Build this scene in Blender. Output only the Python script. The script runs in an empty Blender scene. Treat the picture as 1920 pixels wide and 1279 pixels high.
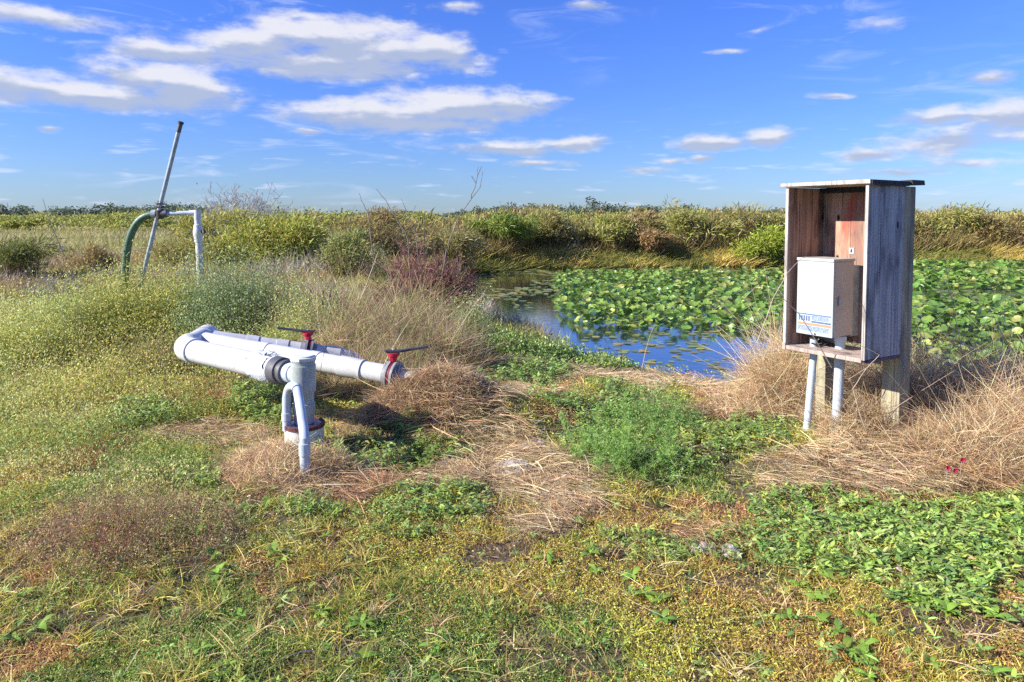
import bpy, bmesh, math, random
import numpy as np
from mathutils import Vector, Matrix
R = math.radians
random.seed(7)
rng = np.random.default_rng(11)
scene = bpy.context.scene

# ------------------------------------------------------------------ camera
CAM_H, FOC, PITCH = 1.6, 1300.0, R(3.0)      # focal length in photo pixels (photo is 1920 wide)
HORIZON = 405.0
PY0 = HORIZON + FOC * math.tan(PITCH)
cd = bpy.data.cameras.new('camera'); cam = bpy.data.objects.new('camera', cd)
scene.collection.objects.link(cam); scene.camera = cam
cam.location = (0, 0, CAM_H); cam.rotation_euler = (R(90) - PITCH, 0, 0)
cd.sensor_fit = 'HORIZONTAL'; cd.sensor_width = 36; cd.lens = 36 * FOC / 1920
cd.shift_y = -(639.5 - PY0) / 1920
cd.clip_start = 0.05; cd.clip_end = 5000

def ray(px, py):
    x = (px - 960) / FOC; y = -(py - PY0) / FOC
    c, s = math.cos(PITCH), math.sin(PITCH)
    return Vector((x, c + y * s, -s + y * c))
def at(px, py, Y):                            # world point seen at (px,py), Y metres ahead
    d = ray(px, py); k = Y / d.y
    return Vector((d.x * k, Y, CAM_H + d.z * k))
def gnd(px, py, z=0.0):
    d = ray(px, py); k = (z - CAM_H) / d.z
    return Vector((d.x * k, d.y * k, z))

# ------------------------------------------------------------------ light
SUN_AZ = Vector((-0.965, -0.261)).normalized()    # towards the sun
SUN_EL = R(30)
EXPOSURE = 1.0
scene.view_settings.view_transform = 'Standard'; scene.view_settings.look = 'None'
scene.view_settings.exposure = EXPOSURE; scene.view_settings.gamma = 1
sd = bpy.data.lights.new('sun', 'SUN'); so = bpy.data.objects.new('sun', sd); scene.collection.objects.link(so)
sd.energy = 4.9; sd.angle = R(0.5); sd.color = (1, 0.94, 0.84)
L = Vector((-SUN_AZ.x * math.cos(SUN_EL), -SUN_AZ.y * math.cos(SUN_EL), -math.sin(SUN_EL)))
so.rotation_euler = L.to_track_quat('-Z', 'Y').to_euler(); so.location = (-8, -3, 8)

world = bpy.data.worlds.new("World"); scene.world = world; world.use_nodes = True
world.cycles.sampling_method = 'MANUAL'; world.cycles.sample_map_resolution = 256
cy = scene.cycles; cy.use_denoising = False; cy.sample_clamp_indirect = 3.0; cy.max_bounces = 5; cy.diffuse_bounces = 3; cy.glossy_bounces = 2; cy.transmission_bounces = 3; cy.transparent_max_bounces = 4
WN = world.node_tree; WN.nodes.clear()

class NT:
    """tiny helper for writing node trees"""
    def __init__(s, nt): s.nt = nt
    def n(s, t, **kw):
        nd = s.nt.nodes.new(t)
        for k, v in kw.items(): setattr(nd, k, v)
        return nd
    def put(s, sock, v):
        if isinstance(v, bpy.types.NodeSocket): s.nt.links.new(v, sock)
        elif v is not None: sock.default_value = v
    def math(s, op, a, b=None, c=None, clamp=False):
        nd = s.n('ShaderNodeMath', operation=op, use_clamp=clamp)
        for i, v in enumerate((a, b, c)): s.put(nd.inputs[i], v)
        return nd.outputs[0]
    def vm(s, op, a, b=None, out=0):
        nd = s.n('ShaderNodeVectorMath', operation=op)
        s.put(nd.inputs[0], a)
        if b is not None: s.put(nd.inputs[1], b)
        return nd.outputs[out]
    def comb(s, x, y, z=0.0):
        nd = s.n('ShaderNodeCombineXYZ')
        for i, v in enumerate((x, y, z)): s.put(nd.inputs[i], v)
        return nd.outputs[0]
    def sep(s, v):
        nd = s.n('ShaderNodeSeparateXYZ'); s.put(nd.inputs[0], v); return nd.outputs
    def mix(s, f, a, b, bt='MIX'):
        nd = s.n('ShaderNodeMix', data_type='RGBA', blend_type=bt)
        s.put(nd.inputs[0], f); s.put(nd.inputs[6], a); s.put(nd.inputs[7], b); return nd.outputs[2]
    def noise(s, vec, scale, detail=4, rough=.5, dist=0.0, out=0):
        nd = s.n('ShaderNodeTexNoise'); s.put(nd.inputs['Vector'], vec)
        nd.inputs['Scale'].default_value = scale; nd.inputs['Detail'].default_value = detail
        nd.inputs['Roughness'].default_value = rough; nd.inputs['Distortion'].default_value = dist
        return nd.outputs[out]
    def smooth(s, v, a, b, lo=0.0, hi=1.0):
        nd = s.n('ShaderNodeMapRange', interpolation_type='SMOOTHSTEP')
        s.put(nd.inputs[0], v)
        for i, q in enumerate((a, b, lo, hi)): s.put(nd.inputs[i + 1], q)
        return nd.outputs[0]
    def ramp(s, v, stops):
        nd = s.n('ShaderNodeValToRGB'); s.put(nd.inputs[0], v); cr = nd.color_ramp
        while len(cr.elements) < len(stops): cr.elements.new(.5)
        for e, (p, c) in zip(cr.elements, stops): e.position = p; e.color = (*c, 1)
        return nd.outputs[0]

# clouds: ellipses given by the direction they stand in (azimuth, elevation), edges broken up by noise
def azel(px, py):
    d = ray(px, py).normalized()
    return math.atan2(d.x, d.y), math.asin(d.z)
CLOUDS = [  # px, py, half width, half height, weight
    (330, 96, 95, 20, 1), (470, 86, 130, 34, 1), (590, 62, 110, 36, 1), (690, 84, 130, 46, 1.05), (810, 96, 90, 34, 1), (600, 120, 230, 30, .85), (580, 32, 60, 14, .9),
    (90, 164, 150, 30, 1), (270, 146, 110, 32, 1.05), (350, 172, 95, 34, 1), (210, 182, 200, 24, .9),
    (700, 214, 150, 30, 1.05), (840, 202, 130, 32, 1.1), (950, 196, 80, 24, 1), (780, 232, 190, 16, .9), (590, 248, 34, 10, .85),
    (960, 278, 110, 14, .95), (1060, 268, 66, 13, .95), (1010, 308, 80, 9, .7),
    (1330, 270, 75, 14, .95), (1430, 260, 60, 16, 1.0), (1320, 298, 40, 10, .7), (1210, 318, 80, 12, .6),
    (1620, 290, 70, 17, .8), (1780, 258, 160, 34, .85), (1880, 212, 100, 32, .95), (1760, 216, 120, 20, .82), (1860, 142, 70, 17, .7),
    (1640, 48, 70, 20, .55), (60, 24, 180, 24, .8), (95, 236, 30, 9, .8), (1110, 8, 60, 14, .7), (870, 12, 80, 16, .5), (1700, 326, 190, 13, .58), (1260, 300, 60, 10, .55), (1830, 305, 110, 15, .6), (1560, 180, 60, 8, .5), (1410, 55, 70, 8, .5), (1360, 95, 60, 7, .5)]
def build_cloud_group():
    g = bpy.data.node_groups.new('cloud_density', 'ShaderNodeTree')
    g.interface.new_socket('P', in_out='INPUT', socket_type='NodeSocketVector')
    for q in 'DLA': g.interface.new_socket(q, in_out='OUTPUT', socket_type='NodeSocketFloat')
    t = NT(g); gi = t.n('NodeGroupInput'); go = t.n('NodeGroupOutput')
    P = gi.outputs[0]
    # domain warp
    w = t.noise(t.vm('MULTIPLY', P, (1, 1.6, 1)), 9.0, 2, .55, out=1)
    w = t.vm('MULTIPLY', t.vm('SUBTRACT', w, (.5, .5, .5)), (.045, .02, 0))
    Q = t.vm('ADD', P, w)
    acc = None; vert = None
    for (cx, cy, rx, ry, wt) in CLOUDS:
        a, e = azel(cx, cy); a2, _ = azel(cx + rx, cy); _, e2 = azel(cx, cy - ry)
        ra = abs(a2 - a) * 1.25; re = abs(e2 - e) * 1.35
        dd = t.vm('LENGTH', t.vm('MULTIPLY', t.vm('SUBTRACT', Q, (a, e, 0)), (1 / ra, 1 / re, 0)), out=1)
        v = t.math('SUBTRACT', wt, dd)
        yy = t.sep(t.vm('MULTIPLY', t.vm('SUBTRACT', Q, (a, e, 0)), (0, 1 / re, 0)))[1]
        vs = t.math('MULTIPLY', yy, t.math('MAXIMUM', v, 0.0)); vert = vs if vert is None else t.math('ADD', vert, vs)
        acc = v if acc is None else t.math('SMOOTH_MAX', acc, v, .10)
    n1 = t.noise(t.vm('MULTIPLY', P, (1, 2.6, 1)), 13.0, 8, .62)
    t.put(go.inputs[0], t.math('ADD', acc, t.math('MULTIPLY', t.math('SUBTRACT', n1, .53), 2.1)))
    n2 = t.noise(t.vm('MULTIPLY', t.vm('ADD', P, (-.008, .016, 0)), (1, 2.6, 1)), 13.0, 3, .56)
    t.put(go.inputs[1], t.math('SUBTRACT', n1, n2))
    t.put(go.inputs[2], vert)
    return g
def build_world():
    t = NT(WN)
    tc = t.n('ShaderNodeTexCoord'); D = t.vm('NORMALIZE', tc.outputs['Generated'])
    x, y, z = t.sep(D)
    sky = t.n('ShaderNodeTexSky', sky_type='NISHITA', sun_disc=False)
    sky.sun_elevation = SUN_EL; sky.sun_rotation = math.atan2(SUN_AZ.x, SUN_AZ.y)
    sky.altitude = 0; sky.air_density = 1.0; sky.dust_density = 0.25; sky.ozone_density = 2.5
    az = t.math('ARCTAN2', x, y); el = t.math('ARCSINE', z)
    tint = t.mix(t.smooth(el, -.02, .30), (.50, .68, 1.12, 1), (.46, .72, 1.55, 1))
    blue = t.mix(1.0, sky.outputs[0], tint, 'MULTIPLY')
    P = t.comb(az, el)
    grp = build_cloud_group()
    g1 = t.n('ShaderNodeGroup', node_tree=grp); t.put(g1.inputs[0], P)
    cov = t.smooth(g1.outputs[0], -.20, .60)
    lit = t.smooth(t.math('ADD', t.math('MULTIPLY', g1.outputs[1], 2.2), t.math('MULTIPLY', g1.outputs[2], 3.0)), -.30, .52)
    ccol = t.mix(lit, (3.4, 3.9, 5.2, 1), (6.3, 6.3, 6.7, 1))
    # thin high wisps and low haze streaks
    wz = t.noise(t.vm('MULTIPLY', P, (1.0, 5.0, 1)), 6.0, 5, .62, 1.2)
    big = t.noise(P, 2.6, 2, .5)
    wisp = t.math('MULTIPLY', t.smooth(wz, .50, .76), t.smooth(big, .44, .60))
    low = t.noise(t.vm('MULTIPLY', P, (1.0, 6.5, 1)), 13.0, 3, .55)
    lowm = t.math('MULTIPLY', t.smooth(low, .56, .72), t.smooth(el, .17, .05))
    thin = t.math('MULTIPLY', t.math('MAXIMUM', wisp, lowm), .5)
    c1 = t.mix(thin, blue, (5.6, 6.2, 8.0, 1))
    c2 = t.mix(t.math('MULTIPLY', cov, .92), c1, ccol)
    bg = t.n('ShaderNodeBackground'); bg.inputs[1].default_value = .07
    t.put(bg.inputs[0], c2)
    o = t.n('ShaderNodeOutputWorld'); WN.links.new(bg.outputs[0], o.inputs[0])
build_world()

# ------------------------------------------------------------------ helpers
def link(o, parent=None):
    scene.collection.objects.link(o)
    if parent is not None: o.parent = parent
    return o
def tag(o, label=None, cat=None, group=None, kind=None):
    if label: o['label'] = label
    if cat: o['category'] = cat
    if group: o['group'] = group
    if kind: o['kind'] = kind
    return o
def empty(name, loc, rz=0, **kw):
    o = bpy.data.objects.new(name, None); o.empty_display_size = .1
    o.location = loc; o.rotation_euler = (0, 0, rz)
    link(o); return tag(o, **kw)

class MB:
    """collects shapes for one mesh object"""
    def __init__(s): s.v = []; s.f = []
    def add(s, vs, fs):
        b = len(s.v); s.v += [tuple(v) for v in vs]; s.f += [tuple(i + b for i in f) for f in fs]; return s
    def box(s, lo, hi, jit=0.0, M=None):
        (x0, y0, z0), (x1, y1, z1) = lo, hi
        vs = [Vector(p) for p in ((x0,y0,z0),(x1,y0,z0),(x1,y1,z0),(x0,y1,z0),(x0,y0,z1),(x1,y0,z1),(x1,y1,z1),(x0,y1,z1))]
        vs = [v + Vector((random.uniform(-jit, jit), random.uniform(-jit, jit), random.uniform(-jit, jit))) for v in vs]
        if M: vs = [M @ v for v in vs]
        return s.add(vs, [(0,3,2,1),(4,5,6,7),(0,1,5,4),(1,2,6,5),(2,3,7,6),(3,0,4,7)])
    def tube(s, pts, rad, n=20, cap=True):
        pts = [Vector(p) for p in pts]
        if not isinstance(rad, (list, tuple)): rad = [rad] * len(pts)
        vs = []; up = None
        for i, p in enumerate(pts):
            a = pts[max(i - 1, 0)]; b = pts[min(i + 1, len(pts) - 1)]
            d = b - a
            if d.length < 1e-7: d = Vector((0, 0, 1))
            d.normalize()
            if up is None:
                up = Vector((0, 0, 1)) if abs(d.z) < .9 else Vector((1, 0, 0))
            up = up - d * up.dot(d)
            if up.length < 1e-5: up = d.orthogonal()
            up.normalize(); sd_ = d.cross(up)
            for k in range(n):
                a_ = 2 * math.pi * k / n
                vs.append(p + (up * math.cos(a_) + sd_ * math.sin(a_)) * rad[i])
        fs = []
        for i in range(len(pts) - 1):
            for k in range(n):
                k2 = (k + 1) % n
                fs.append((i * n + k, (i + 1) * n + k, (i + 1) * n + k2, i * n + k2))
        if cap:
            fs.append(tuple(range(n))); fs.append(tuple(reversed(range((len(pts) - 1) * n, len(pts) * n))))
        return s.add(vs, fs)
    def lathe(s, base, axis, prof, n=28, cap=True):
        """prof = [(distance along axis, radius), ...]; frame is constant so steps stay crisp"""
        base = Vector(base); d = Vector(axis).normalized(); up = d.orthogonal().normalized(); sd_ = d.cross(up)
        vs = []
        for (t_, r_) in prof:
            for k in range(n):
                a_ = 2 * math.pi * k / n
                vs.append(base + d * t_ + (up * math.cos(a_) + sd_ * math.sin(a_)) * max(r_, 1e-4))
        fs = []
        for i in range(len(prof) - 1):
            for k in range(n):
                k2 = (k + 1) % n
                fs.append((i * n + k, i * n + k2, (i + 1) * n + k2, (i + 1) * n + k))
        if cap: fs.append(tuple(reversed(range(n)))); fs.append(tuple(range((len(prof) - 1) * n, len(prof) * n)))
        return s.add(vs, fs)
    def build(s, name, mat, parent=None, smooth=True, bevel=0.0, angle=35):
        me = bpy.data.meshes.new(name); me.from_pydata(s.v, [], s.f); me.update()
        bm = bmesh.new(); bm.from_mesh(me)
        bmesh.ops.recalc_face_normals(bm, faces=bm.faces)
        if bevel:
            bmesh.ops.bevel(bm, geom=[e for e in bm.edges if e.is_manifold and e.calc_face_angle(0) > R(40)], offset=bevel, segments=2, profile=.6, affect='EDGES', clamp_overlap=True)
        for f in bm.faces: f.smooth = smooth
        if smooth:
            for e in bm.edges:
                if e.is_manifold and e.calc_face_angle(0) > R(angle): e.smooth = False
        bm.to_mesh(me); bm.free()
        me.materials.append(mat)
        return link(bpy.data.objects.new(name, me), parent)

# ---- numpy noise
_lat = rng.random((64, 64))
def vnoise(x, y, sc, ox=0.0, oy=0.0):
    x = np.asarray(x) / sc + ox; y = np.asarray(y) / sc + oy
    xi = np.floor(x).astype(int); yi = np.floor(y).astype(int); fx = x - xi; fy = y - yi
    fx = fx * fx * (3 - 2 * fx); fy = fy * fy * (3 - 2 * fy)
    a = _lat[xi % 64, yi % 64]; b = _lat[(xi + 1) % 64, yi % 64]; c = _lat[xi % 64, (yi + 1) % 64]; d = _lat[(xi + 1) % 64, (yi + 1) % 64]
    return (a * (1 - fx) + b * fx) * (1 - fy) + (c * (1 - fx) + d * fx) * fy
def fbm(x, y, sc, o=0.0, n=4):
    s_, a, t_ = 0, .5, 0
    for i in range(n):
        s_ = s_ + a * vnoise(x, y, sc, o + i * 7.3, o * 1.7 + i * 3.1); t_ += a; a *= .5; sc *= .5
    return s_ / t_

# ---- massed vegetation: ribbons (blades, leaves, stems) gathered in one mesh with a colour attribute
class Veg:
    def __init__(s): s.V = []; s.F = []; s.C = []; s.n = 0
    def ribbons(s, P, D, Ln, Wd, B, col, prof=(1, .8, .1), twist=0.0, side=None):
        N = len(P)
        if N == 0: return
        k = len(prof); t = np.linspace(0, 1, k)
        D = D / (np.linalg.norm(D, axis=1, keepdims=True) + 1e-9)
        if side is None:
            r = rng.normal(size=(N, 3)); side = np.cross(D, r)
        side = side / (np.linalg.norm(side, axis=1, keepdims=True) + 1e-9)
        Ln = np.broadcast_to(np.asarray(Ln, float), (N,)); Wd = np.broadcast_to(np.asarray(Wd, float), (N,))
        V = np.empty((N, k, 2, 3), np.float32)
        for i in range(k):
            c = P + D * (Ln * t[i])[:, None] + B * (t[i] ** 2)
            w = side * (Wd * prof[i] * .5)[:, None]
            V[:, i, 0] = c - w; V[:, i, 1] = c + w
        base = s.n + np.arange(N)[:, None] * (2 * k)
        F = np.concatenate([np.stack([base[:, 0] + 2 * i, base[:, 0] + 2 * i + 1, base[:, 0] + 2 * i + 3, base[:, 0] + 2 * i + 2], 1) for i in range(k - 1)], 0)
        s.V.append(V.reshape(-1, 3)); s.F.append(F.astype(np.int32)); s.n += N * 2 * k
        col = np.clip(np.broadcast_to(col, (N, 3)), .004, .95)
        s.C.append(np.repeat(col, 2 * k, axis=0).astype(np.float32))
    def poly(s, V, F, col):          # V (N,m,3), F quads in one template
        N, m, _ = V.shape
        base = s.n + np.arange(N) * m
        Fq = (base[:, None, None] + np.asarray(F)[None]).reshape(-1, 4)
        s.V.append(V.reshape(-1, 3).astype(np.float32)); s.F.append(Fq.astype(np.int32)); s.n += N * m
        s.C.append(np.repeat(np.clip(col, .004, .95), m, axis=0).astype(np.float32))
    def build(s, name, mat, parent=None, loc=None):
        V = np.concatenate(s.V); F = np.concatenate(s.F); C = np.concatenate(s.C)
        if loc is not None: V = V - np.asarray(loc, np.float32)
        me = bpy.data.meshes.new(name)
        me.vertices.add(len(V)); me.vertices.foreach_set('co', V.ravel())
        me.loops.add(F.size); me.loops.foreach_set('vertex_index', F.ravel())
        me.polygons.add(len(F)); me.polygons.foreach_set('loop_start', np.arange(0, F.size, 4, dtype=np.int32))
        try: me.polygons.foreach_set('loop_total', np.full(len(F), 4, np.int32))
        except Exception: pass
        me.update(calc_edges=True)
        a = me.color_attributes.new('col', 'FLOAT_COLOR', 'POINT')
        a.data.foreach_set('color', np.concatenate([C, np.ones((len(C), 1), np.float32)], 1).ravel())
        me.materials.append(mat)
        o = link(bpy.data.objects.new(name, me), parent)
        if loc is not None and parent is None: o.location = loc
        return o
def jitter(base, n, amt=.18, hue=.08):
    base = np.asarray(base, float)
    if base.ndim == 1: base = np.repeat(base[None], n, 0)
    return base * (1 + amt * rng.normal(size=(n, 1))) * (1 + hue * rng.normal(size=(n, 3)))
def pick(cols, n, p=None):
    cols = np.asarray(cols, float); return cols[rng.choice(len(cols), n, p=p)]
def updir(n, spread, lean=(0, 0)):
    d = rng.normal(size=(n, 3)) * spread; d[:, 2] = 1; d[:, 0] += lean[0]; d[:, 1] += lean[1]; return d

# ------------------------------------------------------------------ materials
def new_mat(name):
    m = bpy.data.materials.new(name); m.use_nodes = True; m.node_tree.nodes.clear()
    t = NT(m.node_tree); out = t.n('ShaderNodeOutputMaterial'); return m, t, out
def veg_mat(name, trans=.35, rough=.55, spec=.25, mottle=0):
    m, t, out = new_mat(name)
    a = t.n('ShaderNodeAttribute', attribute_name='col')
    p = t.n('ShaderNodeBsdfPrincipled'); p.inputs['Roughness'].default_value = rough; p.inputs['Specular IOR Level'].default_value = spec
    colr = a.outputs['Color']
    if mottle:
        tc = t.n('ShaderNodeTexCoord'); nz = t.noise(tc.outputs['Object'], mottle, 4, .65)
        colr = t.mix(t.smooth(nz, .3, .7), t.mix(1.0, colr, (.62, .70, .55, 1), 'MULTIPLY'), t.mix(1.0, colr, (1.35, 1.2, 1.1, 1), 'MULTIPLY'))
        colr = t.mix(t.smooth(t.noise(tc.outputs['Object'], mottle * .45, 3, .6), .66, .72), colr, (.34, .27, .08, 1))
    t.put(p.inputs['Base Color'], colr)
    tr = t.n('ShaderNodeBsdfTranslucent'); t.put(tr.inputs[0], colr)
    mx = t.n('ShaderNodeMixShader'); mx.inputs[0].default_value = trans
    t.nt.links.new(p.outputs[0], mx.inputs[1]); t.nt.links.new(tr.outputs[0], mx.inputs[2]); t.nt.links.new(mx.outputs[0], out.inputs[0])
    return m
M = {}
M['grass'] = veg_mat('living_blades', .42, .5, .25)
M['dry'] = veg_mat('dry_straw', .3, .7, .15)
M['leaf'] = veg_mat('broad_leaves', .3, .42, .35)
M['lotus'] = veg_mat('lotus_leaf', .25, .38, .5, mottle=9)

def surf(name, c1, c2, scale=6, rough=.5, c3=None, bump=.0, spec=.4, stretch=(1, 1, 1), metal=0.0, spot=.62, spotw=.12):
    m, t, out = new_mat(name)
    tc = t.n('ShaderNodeTexCoord'); v = t.vm('MULTIPLY', tc.outputs['Object'], stretch)
    n = t.noise(v, scale, 6, .6)
    c = t.mix(t.smooth(n, .35, .68), (*c1, 1), (*c2, 1))
    if c3:
        n2 = t.noise(v, scale * 3.1, 5, .65, .4)
        c = t.mix(t.smooth(n2, spot, spot + spotw), c, (*c3, 1))
    p = t.n('ShaderNodeBsdfPrincipled'); t.put(p.inputs['Base Color'], c)
    p.inputs['Specular IOR Level'].default_value = spec; p.inputs['Metallic'].default_value = metal
    t.put(p.inputs['Roughness'], t.smooth(n, .2, .8, rough - .08, rough + .1))
    if bump:
        b = t.n('ShaderNodeBump'); b.inputs['Strength'].default_value = bump; b.inputs['Distance'].default_value = .01
        t.put(b.inputs['Height'], t.noise(v, scale * 5, 5, .7)); t.put(p.inputs['Normal'], b.outputs[0])
    m.node_tree.links.new(p.outputs[0], out.inputs[0]); return m
M['pvc'] = surf('white_pvc', (.64, .645, .655), (.55, .55, .54), 5, .42, (.38, .34, .25), bump=.08, spot=.54, spotw=.26)
M['pvc_tape'] = surf('white_wrap', (.70, .73, .78), (.52, .55, .60), 20, .55, (.35, .36, .4), bump=.8, spot=.66)
M['pvc_grey'] = surf('weathered_grey_pvc', (.42, .46, .46), (.30, .33, .31), 9, .5, (.20, .20, .15), bump=.1, spot=.66)
M['conduit'] = surf('pale_blue_grey_conduit', (.50, .57, .63), (.42, .48, .54), 9, .42, (.26, .26, .24), bump=.05, spot=.72)
M['black_rubber'] = surf('black_rubber', (.035, .035, .04), (.06, .06, .065), 12, .5)
M['dark_grey'] = surf('dark_grey_rubber', (.11, .11, .12), (.07, .07, .08), 10, .55)
M['red_paint'] = surf('red_paint', (.55, .02, .06), (.42, .02, .05), 12, .4, (.2, .03, .03), spot=.68)
M['dark_red'] = surf('dark_red_ring', (.16, .012, .03), (.09, .01, .02), 12, .5)
M['flange'] = surf('grey_flange', (.30, .31, .32), (.2, .21, .22), 14, .5, (.1, .1, .1), bump=.2)
M['steel'] = surf('galvanised_steel', (.40, .46, .48), (.26, .30, .31), 14, .38, (.10, .09, .08), metal=.0, spot=.68)
M['hose'] = surf('green_hose', (.08, .15, .085), (.05, .11, .065), 12, .45, (.10, .12, .09), bump=.3)
M['casing'] = surf('cream_casing', (.66, .68, .64), (.55, .55, .48), 8, .6, (.35, .27, .18), bump=.2, spot=.62)
M['rust'] = surf('rusty_rim', (.14, .045, .03), (.08, .03, .03), 18, .7, (.25, .12, .08), bump=.5)
M['cab_white'] = surf('powder_coated_cabinet', (.42, .47, .50), (.37, .41, .43), 4, .4, (.5, .5, .48), spot=.75)
M['cab_body'] = surf('dull_cabinet_body', (.46, .44, .41), (.40, .38, .355), 5, .5, (.2, .17, .14), spot=.68)
M['cab_blue'] = surf('label_dark_blue', (.07, .10, .20), (.12, .16, .27), 60, .5, stretch=(3, 1, 1))
M['cab_pale'] = surf('label_pale_blue', (.33, .42, .56), (.46, .54, .66), 50, .5)
M['cab_orange'] = surf('label_orange', (.72, .26, .12), (.60, .22, .12), 40, .5)
M['rock'] = surf('white_limestone', (.50, .46, .41), (.30, .26, .21), 12, .9, (.12, .09, .06), bump=1.0, spot=.52)
M['tar'] = surf('tarred_felt', (.02, .02, .026), (.035, .033, .035), 20, .7, bump=.4)
M['plastic_blue'] = surf('blue_black_film', (.02, .02, .09), (.04, .03, .12), 20, .35)
M['stem'] = surf('bare_grey_twigs', (.26, .22, .19), (.17, .13, .11), 20, .8)
M['stem_light'] = surf('bleached_stalk', (.50, .42, .31), (.34, .27, .2), 20, .8)
M['stem_dark'] = surf('dark_twig', (.09, .07, .06), (.05, .04, .035), 20, .8)
M['petal'] = surf('red_petals', (.62, .02, .06), (.5, .015, .1), 30, .5)

def wood(name, ca, cb, cdark, knots=True, red=None):
    m, t, out = new_mat(name)
    tc = t.n('ShaderNodeTexCoord'); o = tc.outputs['Object']
    v = t.vm('MULTIPLY', o, (1, 1, .045))
    big = t.noise(v, 26, 6, .6, .5); fine = t.noise(v, 170, 4, .7); patch = t.noise(t.vm('MULTIPLY', o, (1, 1, .35)), 5, 4, .6)
    c = t.mix(t.smooth(big, .36, .66), (*ca, 1), (*cb, 1))
    c = t.mix(t.math('MULTIPLY', t.smooth(patch, .48, .64), .72), c, (*cdark, 1))
    c = t.mix(t.math('MULTIPLY', t.smooth(t.noise(t.vm('MULTIPLY', o, (1, 1, .02)), 60, 3, .6, .3), .56, .64), .7), c, (*cdark, 1))
    c = t.mix(t.smooth(fine, .60, .70), c, (*cdark, 1))
    if red: c = t.mix(t.smooth(t.noise(t.vm('MULTIPLY', o, (1, 1, .3)), 7, 4, .6), .55, .75), c, (*red, 1))
    if knots:
        vo = t.n('ShaderNodeTexVoronoi'); t.put(vo.inputs['Vector'], t.vm('MULTIPLY', o, (1, 1, .5))); vo.inputs['Scale'].default_value = 6.5
        c = t.mix(t.smooth(vo.outputs['Distance'], .115, .05), c, (*[q * .45 for q in cdark], 1))
    p = t.n('ShaderNodeBsdfPrincipled'); t.put(p.inputs['Base Color'], c); p.inputs['Roughness'].default_value = .78
    p.inputs['Specular IOR Level'].default_value = .25
    b = t.n('ShaderNodeBump'); b.inputs['Strength'].default_value = .5; b.inputs['Distance'].default_value = .004
    t.put(b.inputs['Height'], t.math('ADD', big, fine)); t.put(p.inputs['Normal'], b.outputs[0])
    m.node_tree.links.new(p.outputs[0], out.inputs[0]); return m
M['wood_grey'] = wood('weathered_blue_grey_board', (.46, .45, .455), (.28, .275, .29), (.07, .068, .085))
M['wood_red'] = wood('reddish_plank', (.50, .31, .21), (.27, .17, .13), (.06, .03, .025), red=(.36, .10, .07))
M['wood_edge'] = wood('sawn_pale_edge', (.52, .47, .42), (.38, .34, .31), (.14, .12, .11), knots=False)
M['wood_post'] = wood('yellow_green_post', (.44, .38, .24), (.30, .27, .19), (.13, .12, .10))
M['wood_floor'] = wood('pinkish_floor_board', (.48, .38, .32), (.36, .29, .25), (.14, .11, .1), knots=False)

# ------------------------------------------------------------------ terrain
WATER_Z = -.25
POND = np.array([(-1.5, 20.6), (-1.25, 17.5), (-.85, 15.0), (-.35, 12.4), (.35, 11.0), (1.15, 9.3), (1.6, 8.5), (2.4, 8.1), (3.3, 7.9), (4.1, 7.3), (5.4, 7.0),
                 (9, 6.6), (16, 6.2), (30, 7), (70, 12), (75, 26), (40, 26.6), (18, 26.2), (10, 25.6), (6, 25.4), (2.5, 24.6), (.4, 24.4), (-1.0, 22.6)])
def pond_sd(x, y):
    """signed distance, negative inside the pond"""
    x = np.asarray(x, float); y = np.asarray(y, float)
    x = x + (vnoise(x, y, .9, 3) - .5) * .35; y = y + (vnoise(x, y, .8, 9) - .5) * .45
    d = np.full(x.shape, 1e9); ins = np.zeros(x.shape, bool)
    for i in range(len(POND)):
        ax, ay = POND[i]; bx, by = POND[(i + 1) % len(POND)]
        ex, ey = bx - ax, by - ay
        t_ = np.clip(((x - ax) * ex + (y - ay) * ey) / (ex * ex + ey * ey), 0, 1)
        d = np.minimum(d, np.hypot(x - ax - ex * t_, y - ay - ey * t_))
        c = ((ay > y) != (by > y))
        with np.errstate(divide='ignore', invalid='ignore'):
            ins ^= c & (x < (bx - ax) * (y - ay) / (by - ay + 1e-12) + ax)
    return np.where(ins, -d, d)
MOUNDS = [(-.52, 5.22, .42, .36), (-1.0, 5.3, .36, .14), (.0, 5.2, .45, .12), (.15, 5.75, .4, .08), (2.15, 4.55, .6, .07), (2.35, 5.6, .5, .12), (-1.4, 4.25, .45, .06), (3.3, 4.6, .8, .16), (.1, 4.6, .5, .05), (-2.6, 3.7, .9, .05)]
def height(x, y):
    x = np.asarray(x, float); y = np.asarray(y, float)
    r = np.hypot(x, y)
    h = (fbm(x, y, 2.2, 1.5, 4) - .5) * .16 * np.clip(r / 5, .5, 1) + (fbm(x, y, .5, 5, 3) - .5) * .07 * np.clip(12 / (r + 1), 0, 1)
    for (mx, my, mr, mh) in MOUNDS:
        q = ((x - mx) ** 2 + ((y - my) * 1.2) ** 2) / mr ** 2; h = h + mh * np.exp(-q)
    h = h + np.clip((r - 60) / 600, 0, 1) * (fbm(x, y, 120, 2) - .5) * 2.0
    sd_ = pond_sd(x, y)
    k = np.clip(sd_ / np.where(y < 14, 2.3, 1.0), 0, 1); k = k * k * (3 - 2 * k)
    h = np.where(sd_ > 0, (WATER_Z - .06) * (1 - k) + h * k, WATER_Z - .06 - np.clip(-sd_, 0, 2) * .35)
    return h
def hz(x, y): return float(height(np.array([x]), np.array([y]))[0])

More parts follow.
